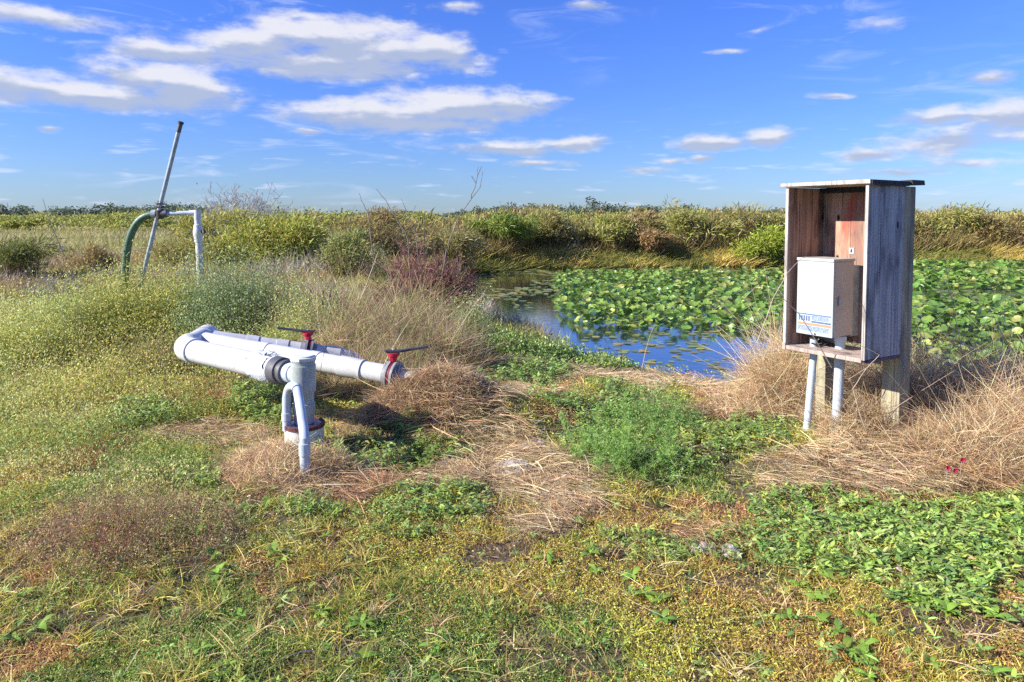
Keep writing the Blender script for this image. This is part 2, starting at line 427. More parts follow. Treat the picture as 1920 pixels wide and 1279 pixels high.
def ground_mat():
    m, t, out = new_mat('soil_and_litter')
    tc = t.n('ShaderNodeTexCoord'); o = tc.outputs['Object']
    n1 = t.noise(o, 1.3, 6, .6); n2 = t.noise(o, 40, 6, .7); n3 = t.noise(o, .05, 5, .6)
    c = t.ramp(n2, [(.3, (.05, .038, .026)), (.5, (.12, .09, .06)), (.7, (.24, .19, .13))])
    g = t.ramp(n2, [(.3, (.035, .05, .016)), (.55, (.10, .12, .035)), (.75, (.24, .24, .09))])
    c = t.mix(t.smooth(n1, .42, .62), c, g)
    x, y, z = t.sep(o)
    far = t.smooth(y, 14, 30)
    fc = t.mix(t.smooth(n3, .4, .6), (.20, .19, .065, 1), (.13, .14, .05, 1))
    c = t.mix(t.math('MULTIPLY', far, .85), c, fc)
    p = t.n('ShaderNodeBsdfPrincipled'); t.put(p.inputs['Base Color'], c); p.inputs['Roughness'].default_value = .95
    p.inputs['Specular IOR Level'].default_value = .1
    b = t.n('ShaderNodeBump'); b.inputs['Strength'].default_value = .8; b.inputs['Distance'].default_value = .02; t.put(b.inputs['Height'], n2)
    t.put(p.inputs['Normal'], b.outputs[0])
    m.node_tree.links.new(p.outputs[0], out.inputs[0]); return m
def build_ground():
    nu, nv = 420, 460
    u = np.linspace(-1, 1, nu); xs = np.sinh(u * 6.4) / np.sinh(6.4) * 1500
    v = np.linspace(0, 1, nv); ys = -8 + np.sinh(v * 5.6) / np.sinh(5.6) * 2400
    # re-space for a fine foreground
    xs = np.sign(u) * (np.abs(u) * 12 + (np.abs(u) ** 9) * 1490)
    ys = -6 + v * 34 + (v ** 12) * 2400
    X, Y = np.meshgrid(xs, ys)
    Z = height(X, Y)
    V = np.stack([X, Y, Z], -1).reshape(-1, 3).astype(np.float32)
    i = np.arange(nv - 1)[:, None] * nu + np.arange(nu - 1)[None]
    F = np.stack([i, i + 1, i + 1 + nu, i + nu], -1).reshape(-1, 4).astype(np.int32)
    me = bpy.data.meshes.new('ground'); me.vertices.add(len(V)); me.vertices.foreach_set('co', V.ravel())
    me.loops.add(F.size); me.loops.foreach_set('vertex_index', F.ravel()); me.polygons.add(len(F))
    me.polygons.foreach_set('loop_start', np.arange(0, F.size, 4, dtype=np.int32)); me.update(calc_edges=True)
    me.polygons.foreach_set('use_smooth', np.ones(len(F), bool))
    me.materials.append(ground_mat()); o = link(bpy.data.objects.new('ground', me)); o['kind'] = 'structure'
build_ground()

def water_mat():
    m, t, out = new_mat('pond_water')
    tc = t.n('ShaderNodeTexCoord'); o = tc.outputs['Object']
    bm_ = t.n('ShaderNodeBump'); bm_.inputs['Strength'].default_value = .10; bm_.inputs['Distance'].default_value = .02
    h = t.math('ADD', t.noise(t.vm('MULTIPLY', o, (1, 2.2, 1)), 5, 3), t.math('MULTIPLY', t.noise(t.vm('MULTIPLY', o, (1, 2, 1)), 22, 2), .25))
    t.put(bm_.inputs['Height'], h)
    df = t.n('ShaderNodeBsdfDiffuse'); t.put(df.inputs[0], t.mix(t.noise(o, .8, 3), (.015, .035, .055, 1), (.04, .055, .04, 1)))
    gl = t.n('ShaderNodeBsdfGlossy'); gl.inputs['Roughness'].default_value = .04; gl.inputs[0].default_value = (.95, .97, 1, 1)
    fr = t.n('ShaderNodeFresnel'); fr.inputs[0].default_value = 1.6
    for q in (df, gl, fr): t.put(q.inputs['Normal'], bm_.outputs[0])
    mx = t.n('ShaderNodeMixShader'); t.put(mx.inputs[0], t.math('MULTIPLY', fr.outputs[0], 1.55, clamp=True))
    t.nt.links.new(df.outputs[0], mx.inputs[1]); t.nt.links.new(gl.outputs[0], mx.inputs[2]); t.nt.links.new(mx.outputs[0], out.inputs[0]); return m
wm = MB(); wm.add([(-4, 5.5, WATER_Z), (80, 5.5, WATER_Z), (80, 30, WATER_Z), (-4, 30, WATER_Z)], [(0, 1, 2, 3)])
w_ = wm.build('water', water_mat(), smooth=False); w_['kind'] = 'structure'

# ------------------------------------------------------------------ wooden shelter
PL = Vector((1.949, 4.93, 0)); UANG = math.atan2(-.856, .517)
def shelter():
    g = empty('wooden_shelter', (PL.x, PL.y, 0), UANG, label='weathered open-front plank box on posts holding the grey cabinet', cat='equipment shelter')
    W, D, z0, z1, T = .618, .39, .685, 1.80, .022
    def b(lo, hi, name, mat, bev=.003, jit=.0015, M_=None):
        return MB().box(lo, hi, jit, M_).build(name, M[mat], g, smooth=False, bevel=bev)
    # right side: a wide grey outer board with its pale sawn front edge
    o = b((W - T, .003, z0 - .01), (W, D, z1), 'side_panel', 'wood_grey'); o['label'] = 'blue-grey outer side panel facing the camera'
    MB().box((W - T - .003, -.014, z0 - .012), (W - .003, .0, z1 - .002), .001).build('edge_strip', M['wood_edge'], o, smooth=False, bevel=.002)
    for k in range(5):   # nail heads
        MB().lathe((W - .001, .12 + (k % 2) * .18, z0 + .03 + k * .26), (1, 0, 0), [(0, .004), (.002, .004), (.003, .002)], 8).build('nail', M['tar'], o)
    o = b((0, .003, z0 + .01), (T, D, z1), 'side_panel', 'wood_red'); o['label'] = 'reddish left side panel in shade'
    MB().box((.002, -.014, z0 + .008), (T + .003, .0, z1 - .002), .001).build('edge_strip', M['wood_edge'], o, smooth=False, bevel=.002)
    # back boards with a dark gap in the left corner
    xs = [.052, .255, .41, W - T - .002]
    for i in range(3):
        o = b((xs[i], D - .02 - .002 * (i % 2), z0 + .02), (xs[i + 1] - .004, D + .0, z1 + .002 - .001 * i), 'back_board', 'wood_red')
    b((T + .001, D - .050, z1 - .035), (W - T - .001, D - .0215, z1 + .002), 'top_strip', 'tar')  # black strip closing the gap between back boards and roof
    # roof board, floor board
    tilt = Matrix.Rotation(R(.8), 4, 'Y')
    o = b((-.03, -.035, z1 + .004), (W + .016, D + .02, z1 + .030), 'roof_board', 'wood_edge', M_=Matrix.Identity(4), jit=.002)
    MB().box((W + .017, -.02, z1 + .002), (W + .024, D + .01, z1 + .028), .002).build('edge_felt', M['tar'], o, smooth=False)
    MB().box((W - .1, D + .024, z1 + .006), (W + .035, D + .17, z1 + .036), .004).build('roof_offcut', M['tar'], o, smooth=False, bevel=.003)
    for k in range(9):   # ragged felt hanging at the edge
        MB().box((W + .0245, .01 + k * .043, z1 - .003 - .008 * random.random()), (W + .0265, .045 + k * .043, z1 + .018), .002).build('felt_scrap', M['tar'], o, smooth=False)
    b((T + .002, -.012, z0 - .032), (W - T - .004, D - .03, z0 - .004), 'floor_board', 'wood_floor', bev=.003)
    b((-.004, -.016, z0 - .036), (T, D - .03, z0 + .006), 'corner_block', 'wood_floor', bev=.003)
    o = b((W - T - .002, .02, z0 - .034), (W + .002, D - .01, z0 - .013), 'bottom_strip', 'plastic_blue', bev=.002)
    # rails under the box and posts behind it
    b((.06, D - .027, z0 - .10), (W - .13, D + .0, z0 - .036), 'rail', 'wood_post')
    b((W - .125, D + .003, -.25), (W + .0, D + .125, z1 - .004), 'post', 'wood_post', bev=.005)
    b((-.012, D + .003, -.25), (.066, D + .11, z1 + .001), 'post', 'wood_post', bev=.005)
    # small printed tag on the back board
    tg = MB().box((.247, D - .0265, 1.333), (.283, D - .0235, 1.375)).build('notice_tag', M['cab_white'], g, smooth=False)
    MB().box((.259, D - .0285, 1.343), (.271, D - .0275, 1.358)).build('tag_symbol', M['tar'], tg, smooth=False)
    MB().lathe((.265, D - .0278, 1.363), (0, -1, 0), [(0, .005), (.0008, .005)], 10).build('tag_symbol', M['tar'], tg)
    return g
shelter()

def cabinet():
    g = empty('control_cabinet', (PL.x, PL.y, 0), UANG, label='pale grey metal control cabinet inside the wooden box', cat='electrical cabinet')
    x0, x1, y0, y1, z0, z1 = .067, .348, .05, .276, .772, 1.306
    MB().box((x0 + .003, y0 + .012, z0 + .004), (x1 - .003, y1, z1 - .018)).build('body', M['cab_body'], g, smooth=False, bevel=.004)
    d = MB().box((x0, y0 - .006, z0), (x1, y0 + .010, z1 - .003)).build('door', M['cab_white'], g, smooth=False, bevel=.004)
    MB().box((x0 - .003, y0 - .012, z1 - .0175), (x1 + .003, y1 + .004, z1 + .002)).build('lid', M['cab_body'], g, smooth=False, bevel=.003)
    MB().box((x0 - .014, y0 + .02, z0 + .03), (x0 + .001, y1 - .02, z1 - .03)).build('hinge_strip', M['wood_grey'], g, smooth=False, bevel=.002)
    for (a, b) in ((x0 + .02, x0 + .06), (x1 - .06, x1 - .02)):
        MB().box((a, y1 + .001, z0 - .01), (b, .367, z1 - .05)).build('mounting_rail', M['steel'], g, smooth=False)
    for (sx, sz) in ((x0 + .012, z1 - .02), (x1 - .012, z1 - .02), (x1 - .012, z0 + .012)):
        MB().lathe((sx, y0 - .006, sz), (0, -1, 0), [(0, .004), (.002, .004), (.003, .002)], 8).build('screw', M['steel'], d)
    MB().box((x1 + .0005, y0 + .05, z0 + .22), (x1 + .007, y0 + .075, z0 + .28)).build('latch', M['steel'], g, smooth=False, bevel=.002)
    # printed strip of instructions along the door's foot
    ys = y0 - .0075
    pn = MB().box((x0 + .010, ys, z0 + .022), (x1 - .012, ys + .001, z0 + .152)).build('label_panel', M['cab_pale'], g, smooth=False)
    def strip(a, b, c, d_, nm, mt, off): MB().box((a, ys - off - .0006, c), (b, ys - off, d_)).build(nm, M[mt], pn, smooth=False)
    strip(x0 + .013, x1 - .013, z0 + .066, z0 + .084, 'orange_band', 'cab_orange', .0004)
    strip(x0 + .12, x1 - .013, z0 + .088, z0 + .100, 'blue_band', 'cab_blue', .0004)
    strip(x0 + .013, x1 - .013, z0 + .139, z0 + .147, 'blue_band', 'cab_blue', .0004)
    prt = MB(); rr = random.Random(3)
    for row in range(4):                      # columns of small illegible print, as words of uneven length
        x = x0 + .125
        while x < x1 - .03:
            w = rr.uniform(.008, .026); zz = z0 + .106 + row * .0082
            prt.box((x, ys - .0012, zz), (min(x + w, x1 - .016), ys - .0006, zz + .0042)); x += w + .004
    prt.build('small_print', M['cab_blue'], pn, smooth=False); prt = MB()
    for row in range(4):
        x = x0 + .016
        while x < x1 - .03:
            w = rr.uniform(.01, .03); zz = z0 + .029 + row * .0088
            prt.box((x, ys - .0012, zz), (min(x + w, x1 - .016), ys - .0006, zz + .0045)); x += w + .004
    prt.build('small_print', M['cab_blue'], pn, smooth=False); prt = MB()
    x = x0 + .02
    for q in range(5):
        prt.box((x, ys - .0012, z0 + .096), (x + .012, ys - .0006, z0 + .132)); x += .019
    prt.build('printed_bars', M['cab_blue'], pn, smooth=False)
    MB().lathe((x0 + .15, y0 - .006, z0 + .012), (0, -1, 0), [(0, .006), (.006, .006), (.008, .003)], 12).build('lock', M['black_rubber'], d)
    # conduits
    def cpipe(xa, ya, xb, yb, r, ztop, nm='conduit'):
        pts = [(xa, ya, ztop), (xa, ya, .60), ((xa + xb) / 2 + .002, (ya + yb) / 2, .3), (xb, yb, -.12)]
        c = MB().tube(pts, r, 20).build(nm, M['conduit'], g)
        MB().lathe((xa, ya, z0 - .038), (0, 0, 1), [(0, r * 1.25), (.034, r * 1.25), (.036, r)], 20).build('collar', M['black_rubber' if xa < .2 else 'conduit'], c)
    cpipe(.152, .125, .125, .09, .025, z0); cpipe(.305, .20, .285, .2, .033, z0)
    return g
cabinet()
# loose black cable on the box floor
def wpt(x, y, z):
    c, s = math.cos(UANG), math.sin(UANG); return Vector((PL.x + c * x - s * y, PL.y + s * x + c * y, z))
pts = [wpt(.17 + .05 * math.cos(a), .16 + .1 * math.sin(a * .8), .70 + .012 * math.sin(3 * a)) for a in np.linspace(-1.5, 4, 24)]
tag(MB().tube(pts, .006, 8).build('cable', M['black_rubber']), 'loose black cable curled on the floor of the wooden box', 'cable')

# ------------------------------------------------------------------ pipework
def arc(p0, p1, p2, n=8):
    p0, p1, p2 = Vector(p0), Vector(p1), Vector(p2)
    return [p0 * (1 - t) ** 2 + p1 * 2 * t * (1 - t) + p2 * t * t for t in [i / n for i in range(n + 1)]]
def piping():
    Z = .526
    T_ = Vector((-1.405, 4.62, Z)); DIR = Vector((.809, -.588, 0)).normalized()
    FL = Vector((-2.60, 5.53, Z))
    g = empty('water_manifold', (T_.x, T_.y, 0), 0, label='white pipe manifold running left from the capped grey riser, two red valves', cat='water pipes')
    off = Vector((T_.x, T_.y, 0))
    def L_(v): return Vector(v) - off
    T0 = L_(T_); F0 = L_(FL); ax = (F0 - T0).normalized()
    ln = (F0 - T0).length
    # riser: grey vertical pipe, tee, cap, casing
    MB().lathe((0, 0, -.1), (0, 0, 1), [(0, .066), (.37, .066), (.372, .074), (.44, .074), (.442, .068), (.52, .068), (.522, .080), (.56, .082), (.70, .082), (.702, .077), (.722, .077), (.724, .08), (.74, .08), (.742, .076)], 40).build('riser', M['pvc_grey'], g)
    MB().lathe((0, 0, .632), (0, 0, 1), [(0, .080), (.003, .089), (.022, .089), (.024, .078), (.033, .070)], 8).build('cap', M['casing'], g)
    cs = MB().lathe((0, 0, -.15), (0, 0, 1), [(0, .128), (.345, .128), (.346, .112), (.30, .108), (.30, .02)], 40).build('well_casing', M['casing'], g)
    rim = MB(); 
    prof = [(-.012, .1285), (-.012, .136), (.012, .137), (.018, .128), (.014, .119), (.0, .119)]
    rim.lathe((0, 0, .193), (0, 0, 1), prof, 40, cap=False); rim.build('rim', M['rust'], cs)
    MB().lathe((0, 0, .188), (0, 0, 1), [(0, .125), (.012, .125), (.018, .072)], 32).build('seal_plate', M['plastic_blue'], cs)
    # side outlet, rubber coupling, then the long white pipe
    MB().lathe(T0, ax, [(0, .060), (.10, .062), (.102, .070), (.145, .070), (.147, .066), (.19, .066)], 32).build('outlet', M['conduit'], g)
    cp = MB().lathe(T0, ax, [(.172, .07), (.173, .082), (.20, .084), (.204, .078), (.222, .078), (.226, .093), (.31, .095), (.312, .086)], 40).build('rubber_coupling', M['dark_grey'], g)
    MB().lathe(T0, ax, [(.203, .0785), (.204, .0815), (.219, .0815), (.220, .0785)], 40).build('hose_clamp', M['black_rubber'], cp)
    MB().lathe(T0, ax, [(.300, .080), (.31, .089), (ln - .02, .089)], 40).build('main_pipe', M['pvc'], g)
    # wrapped joint: a wider sleeve with torn rim and folded film
    rr = random.Random(5); n = 44; vs = []; prof = [(.34, .092), (.36, .096), (.42, .1), (.49, .099), (.55, .101), (.565, .105), (.568, .093)]
    ort = ax.cross(Vector((0, 0, 1))).normalized(); upv = Vector((0, 0, 1))
    for i, (t_, r_) in enumerate(prof):
        for k in range(n):
            a_ = 2 * math.pi * k / n
            jr = rr.uniform(-.006, .006) + .006 * math.sin(3 * a_ + i); jt = .03 * math.sin(a_ + .6) * (1 if i >= 4 else .3) + rr.uniform(-.006, .006) + (.02 * math.sin(5 * a_) if i >= 4 else 0)
            vs.append(T0 + ax * (t_ + jt) + (ort * math.cos(a_) + upv * math.sin(a_)) * (max(r_ + jr, .0905)))
    fs = [(i * n + k, i * n + (k + 1) % n, (i + 1) * n + (k + 1) % n, (i + 1) * n + k) for i in range(len(prof) - 1) for k in range(n)]
    MB().add(vs, fs).build('wrapped_joint', M['pvc_tape'], g)
    for (dx, dz, s_) in ((.37, .096, .035), (.43, .1, .05), (.33, .092, .03)):   # crumpled bits of film standing up
        c = T0 + ax * dx + Vector((0, 0, dz)); m = MB(); pts = []
        for i in range(5):
            for j in range(5):
                pts.append(c + ax * (i - 2) * s_ * .5 + ort * (j - 2) * s_ * .5 + Vector((0, 0, rr.uniform(-.006, .02))))
        m.add(pts, [(i * 5 + j, i * 5 + j + 1, (i + 1) * 5 + j + 1, (i + 1) * 5 + j) for i in range(4) for j in range(4)]).build('torn_film', M['pvc_tape'], g)
    # elbow at the far left
    A0 = L_(gnd(398, 636, .51)); Hd = (A0 - F0).normalized(); Hd.z = 0; Hd.normalize()
    e0 = F0 - ax * .07; e1 = F0 + ax * .085; e2 = F0 + ax * .10 + Hd * .15
    MB().tube(arc(e0, e1, e2, 10), .098, 32).build('elbow', M['pvc'], g)
    MB().lathe(F0 - ax * .105, ax, [(0, .0905), (.002, .1015), (.035, .1015), (.036, .09)], 40).build('elbow_collar', M['pvc'], g)
    # header behind
    h2 = e2 + Hd * ((A0 - e2).length - .02)
    MB().tube([e2 - Hd * .02, h2], .088, 32).build('header_pipe', M['pvc'], g)
    MB().lathe(h2 - Hd * .02, Hd, [(0, .097), (.14, .099), (.18, .085), (.2, .05)], 32).build('header_cap', M['pvc'], g)
    # branch B (near), valve 2; branch A (far), valve 1
    def point_on(px, py, z):
        p = gnd(px, py, z); return L_(p)
    def valve(c, d, r, handle_dir, hz_=.0, hl=.27):
        d = d.normalized(); v = empty('valve', c, 0); v.parent = g
        MB().lathe(-d * .075, d, [(0, r), (.001, r * 1.12), (.04, r * 1.14), (.041, r * 1.62), (.060, r * 1.62), (.061, r)], 32).build('flange', M['flange'], v)
        MB().lathe(d * .014, d, [(0, r), (.001, r * 1.62), (.020, r * 1.62), (.021, r * 1.14), (.055, r * 1.12), (.056, r)], 32).build('flange', M['flange'], v)
        MB().lathe(-d * .0145, d, [(0, r), (.001, r * 1.54), (.027, r * 1.54), (.028, r)], 32).build('valve_body', M['dark_red'], v)
        nk = MB().lathe((0, 0, r * 1.3), (0, 0, 1), [(0, .036), (.035, .028), (.05, .030), (.062, .048), (.084, .050), (.086, .02)], 16).build('neck', M['red_paint'], v)
        for s_ in (-1, 1):
            q = d.cross(Vector((0, 0, 1))) * s_ * .026 + d * .0
            MB().box((q.x - .014, q.y - .014, r * 1.3 + .02), (q.x + .014, q.y + .014, r * 1.3 + .083)).build('ear', M['red_paint'], nk, smooth=False, bevel=.003)
        hd = Vector(handle_dir).normalized(); zt = r * 1.3 + .098; sdv = hd.cross(Vector((0, 0, 1)))
        m = MB(); ht = .018
        for (a, b, wa, wb, za, zb) in ((-.06, .06, .026, .03, 0, 0), (.06, .14, .03, .018, 0, .012), (.14, hl, .018, .020, .012, .03)):
            vs = []
            for (t_, w_, z_) in ((a, wa, za), (b, wb, zb)):
                for sgn in (-1, 1):
                    for zz in (-ht / 2, ht / 2):
                        vs.append(hd * t_ + sdv * w_ * sgn + Vector((0, 0, zt + z_ + zz)))
            m.add(vs, [(0, 1, 3, 2), (4, 6, 7, 5), (0, 4, 5, 1), (2, 3, 7, 6), (1, 5, 7, 3), (0, 2, 6, 4)])
        h = m.build('handle', M['black_rubber'], v, smooth=False, bevel=.002)
        MB().lathe((0, 0, zt + .004), (0, 0, 1), [(0, .011), (.01, .011), (.012, .006)], 8).build('bolt', M['steel'], h)
        bl = MB()
        for k in range(6):
            a_ = k * math.pi / 3 + .3; ort_ = d.cross(Vector((0, 0, 1)))
            q = (ort_ * math.cos(a_) + Vector((0, 0, 1)) * math.sin(a_)) * r * 1.42
            MB().lathe(q - d * .05, d, [(0, .008), (.1, .008)], 6).build('bolt', M['steel'], v)
        return v
    rB = .078
    def line_at(P, Q, px):      # point of the straight pipe P-Q that stands in column px
        lo, hi = 0.0, 1.0
        for _ in range(40):
            m_ = (lo + hi) / 2; w = P.lerp(Q, m_) + off
            if 960 + FOC * w.x / w.y < px: lo = m_
            else: hi = m_
        return P.lerp(Q, lo)
    B0 = point_on(384, 640, Z); Bv = point_on(738, 704, .36); Bc = line_at(B0, Bv, 640); dB = (Bv - B0).normalized()
    MB().tube([B0, Bc], rB, 32).build('branch_pipe', M['pvc'], g)
    lb = (Bc - B0).length
    MB().lathe(B0, dB, [(lb - .02, rB), (lb - .019, rB * 1.08), (lb + .06, rB * 1.08), (lb + .13, rB * 1.02), (lb + .17, rB * .98), (lb + .171, rB * 1.07), (lb + .185, rB * 1.07), (lb + .186, rB * .93), ((Bv - B0).length - .04, rB * .93)], 36).build('reducer', M['pvc'], g)
    for q in (.42, .78): MB().lathe(B0, dB, [(lb * q, rB), (lb * q + .001, rB * 1.06), (lb * q + .08, rB * 1.06), (lb * q + .081, rB)], 36).build('joint_collar', M['pvc'], g)
    valve(Bv, dB, rB * .93, (1, .1, 0), hl=.27)
    # stub of the outlet going into the straw heap
    o1 = Bv + dB * .06; MB().tube([o1, o1 + dB * .08, o1 + dB * .17 + Vector((0, 0, -.05)), o1 + dB * .22 + Vector((0, .05, -.35))], .052, 20).build('outlet', M['casing'], g)
    rA = .078
    Av = point_on(578, 660, .36); dA = (Av - A0).normalized()
    MB().tube([A0, Av - dA * .04], rA, 32).build('branch_pipe', M['pvc'], g)
    la = (Av - A0).length
    for q in (.35, .66): MB().lathe(A0, dA, [(la * q, rA), (la * q + .001, rA * 1.07), (la * q + .1, rA * 1.07), (la * q + .101, rA)], 36).build('joint_collar', M['pvc'], g)
    valve(Av, dA, rA * .95, (-1, -.05, 0), hl=.27)
    MB().tube([Av + dA * .04] + arc(Av + dA * .26, Av + dA * .42, Av + dA * .5 + Vector((0, .1, -.14)), 6) + [Av + dA * .55 + Vector((0, .2, -.6))], rA, 28).build('branch_pipe', M['pvc'], g)
    MB().lathe(Av + dA * .16, dA, [(0, rA), (.001, rA * 1.08), (.12, rA * 1.08), (.121, rA)], 36).build('joint_collar', M['pvc'], g)
    # cable conduit arching from the casing to the ground in front
    ca = L_(at(538, 800, 4.56)); top1 = L_(at(541, 745, 4.53)); pk = L_(at(556, 726, 4.45)); dn1 = L_(at(568, 790, 4.2)); ba = L_(gnd(571, 918, 0.0))
    pts = [Vector((ca.x, ca.y, .17))] + arc(Vector((ca.x, ca.y, .36)), Vector((ca.x + .002, ca.y + .01, .50)), Vector(pk), 8) + arc(pk, Vector((pk.x + .055, pk.y - .13, pk.z - .01)), Vector((ba.x, ba.y + .02, .30)), 12)[1:] + [Vector((ba.x, ba.y, -.08))]
    c = MB().tube(pts, .0285, 20).build('cable_conduit', M['conduit'], g)
    MB().lathe((ba.x, ba.y + .014, .20), (0, .02, 1), [(0, .029), (.001, .034), (.07, .034), (.071, .029)], 20).build('collar', M['conduit'], c)
    MB().lathe((pk.x + .012, pk.y - .03, pk.z - .001), (pk.x + .3 - pk.x, -.8, -.1), [(0, .029), (.001, .033), (.02, .033), (.021, .029)], 20).build('collar', M['conduit'], c)
    MB().lathe((ca.x, ca.y, .24), (0, 0, 1), [(0, .029), (.001, .034), (.05, .034), (.051, .029)], 20).build('collar', M['conduit'], c)
    return g
piping()

# ------------------------------------------------------------------ far standpipe with hose and leaning steel pole
def standpipe():
    Y = 9.0
    b = at(378, 560, Y); g = empty('standpipe', (b.x, b.y, 0), 0, label='white standpipe with leaning steel pole and green hose arch in the weeds', cat='standpipe')
    o = Vector((b.x, b.y, 0))
    def A(px, py, y=Y): return at(px, py, y) - o
    p0 = A(380, 590); p0.z = -.1
    MB().tube([p0, A(376, 525), A(370.5, 408)], [.046, .045, .040], 20).build('riser', M['pvc'], g)
    q = A(372, 445); q2 = A(371, 425)
    s = MB().lathe(q, (q2 - q), [(-.06, .044), (-.058, .052), (.0, .053), (.02, .062), (.09, .062), (.11, .053), (.16, .051), (.165, .042)], 20).build('socket', M['pvc'], g)
    k = A(381, 434, Y - .03); MB().lathe(A(374, 434, Y - .01), (1, -.2, 0), [(0, .02), (.055, .02), (.06, .03), (.075, .03), (.077, .02)], 12).build('tap_knob', M['dark_red'], s)
    el = A(369, 398)
    el_ = MB(); el_.tube([A(370.5, 412), A(370, 393.8)], .043, 20); el_.tube([A(375.5, 399, Y + .001), A(356, 399.4)], .037, 20); el_.build('elbow', M['pvc'], g)
    MB().tube([A(360, 399), A(312, 401)], .029, 20).build('cross_pipe', M['conduit'], g)
    # gate valve on the pole
    vb = A(300, 401); v = MB().lathe(A(300, 411), (.0, 0, 1), [(0, .03), (.01, .052), (.11, .056), (.12, .04), (.14, .03), (.15, .055), (.165, .055), (.17, .03), (.24, .022)], 16).build('gate_valve', M['stem_dark'], g)
    MB().tube([A(314, 400), A(286, 402)], .05, 16).build('valve_throat', M['dark_grey'], v)
    MB().lathe(A(301, 383), (.1, 0, 1), [(0, .02), (.002, .075), (.014, .075), (.016, .02)], 14).build('hand_wheel', M['dark_grey'], v)
    top = A(339, 230, Y - .1); bot = A(262, 540, Y + .05)
    pd = (top - bot).normalized()
    MB().tube([bot, top], .026, 14).build('pole', M['steel'], g)
    MB().lathe(top - pd * .02, pd, [(0, .026), (.002, .036), (.03, .038), (.035, .02)], 12).build('pole_cap', M['black_rubber'], g)
    MB().lathe(top - pd * .13, pd, [(0, .0265), (.002, .0285), (.11, .0285), (.111, .0265)], 12).build('pole_tip', M['dark_grey'], g)
    pts = arc(A(288, 402), A(250, 404), A(239, 465), 12) + arc(A(239, 465), A(233, 500), A(232, 560), 6)[1:]
    h = MB().tube(pts, [.047] * len(pts), 18).build('hose', M['hose'], g)
    MB().lathe(A(294, 401), (-1, 0, -.02), [(0, .049), (.002, .054), (.06, .054), (.062, .049)], 18).build('hose_clamp', M['steel'], h)
standpipe()

# two old stakes in the brown brush behind the pipes
for (px, py0_, py1_, lab) in ((604, 545, 615, 'thin grey stake in brown brush, left one of the pair'), (617, 552, 612, 'thin grey stake in brown brush, right one of the pair')):
    a = at(px, py1_, 8.0); a.z = -.1; b = at(px + 1, py0_, 8.0)
    o = MB().tube([a, (a + b) / 2 + Vector((.004, 0, 0)), b], [.017, .016, .015], 8).build('stake', M['stem']); tag(o, lab, 'stake', 'stakes in the brush')

# ------------------------------------------------------------------ rocks
def rock(px, py, w, h, label):
    c = gnd(px, py); z = hz(c.x, c.y); bm = bmesh.new(); bmesh.ops.create_icosphere(bm, subdivisions=4, radius=1)
    rr = rng.random(3) * 20
    for v in bm.verts:
        n = v.co.normalized(); a = math.atan2(n.y, n.x)
        q = .72 + .5 * float(fbm(np.array([n.x * 1.3 + rr[0]]), np.array([n.y * 1.3 + n.z * 1.7 + rr[1]]), .8, 2, 4)[0])
        v.co = Vector((n.x * w * q, n.y * w * .7 * q, n.z * h * q))
    me = bpy.data.meshes.new('rock'); bm.to_mesh(me); bm.free(); me.materials.append(M['rock'])
    for p in me.polygons: p.use_smooth = False
    o = link(bpy.data.objects.new('rock', me)); o.location = (c.x, c.y, z - h * .05); o.rotation_euler = (.1, -.1, rr[2])
    tag(o, label, 'rock', 'pale rocks half buried in the grass')
rock(960, 892, .15, .07, 'white stone lying in straw right of the pipe shadow')
rock(1008, 846, .07, .055, 'small white stone beside a green sprig in the centre')
rock(1318, 1018, .085, .05, 'broken pale stone left of the leafy patch at lower right')
rock(1372, 1024, .06, .045, 'smaller pale stone just right of the broken stone')
rock(1685, 1066, .035, .028, 'tiny pale stone within the leafy patch at lower right')
rock(642, 742, .13, .07, 'pale stone under the white pipes')
rock(1365, 1330, .05, .03, 'pale stone at the near edge of the grass') if False else None

# ================================================================== vegetation
# zones of growth on the ground: each patch is an ellipse listed by the ground point it was read from
def patch_pos(x, y):
    return 960 + FOC * x / y, HORIZON + FOC * CAM_H / y
LEAFY = [(720, 870, 150, 42), (1330, 855, 170, 40), (985, 712, 85, 26), (1180, 800, 110, 60), (1700, 1010, 330, 75), (1850, 1075, 130, 70), (820, 965, 120, 50), (760, 1015, 130, 40),
         (1500, 965, 200, 40), (560, 995, 70, 25), (1180, 1045, 90, 30), (490, 770, 60, 35), (420, 690, 50, 18), (250, 800, 60, 25), (1010, 780, 40, 12), (360, 930, 50, 20), (1560, 1050, 130, 40)]
STRAW = [(820, 785, 165, 62), (1000, 770, 95, 28), (530, 905, 105, 55), (1120, 700, 130, 20), (985, 685, 75, 12), (1570, 895, 230, 42), (1400, 745, 150, 65), (900, 925, 150, 42), (690, 935, 90, 30),
         (380, 825, 110, 26), (1000, 890, 120, 38), (1350, 1010, 90, 20), (1790, 900, 200, 70), (1060, 960, 90, 25), (1010, 1005, 110, 22), (650, 735, 60, 20), (1260, 700, 120, 30), (960, 850, 80, 30)]
def blobs(B, px, py, nz):
    v = np.full(px.shape, -9.0)
    for (cx, cy, rx, ry) in B:
        v = np.maximum(v, 1 - np.sqrt(((px - cx) / rx) ** 2 + ((py - cy) / ry) ** 2))
    return v + nz
def zones(x, y):
    px, py = patch_pos(x, y)
    n = (fbm(x, y, .45, 4, 4) - .5) * 1.3; n2 = (fbm(x, y, .4, 8, 4) - .5) * 1.3
    leafy = blobs(LEAFY, px, py, n * 1.5) > .10
    straw = (blobs(STRAW, px, py, n2) > .08) & ~leafy
    # airy yellow-green weeds over the left and the middle distance
    airy = ((px < 640 - np.clip(py - 640, 0, 400) * 1.1 + n * 120) & (py < 1000 + n2 * 160)) & ~straw & ~leafy
    return leafy, straw, airy, px, py

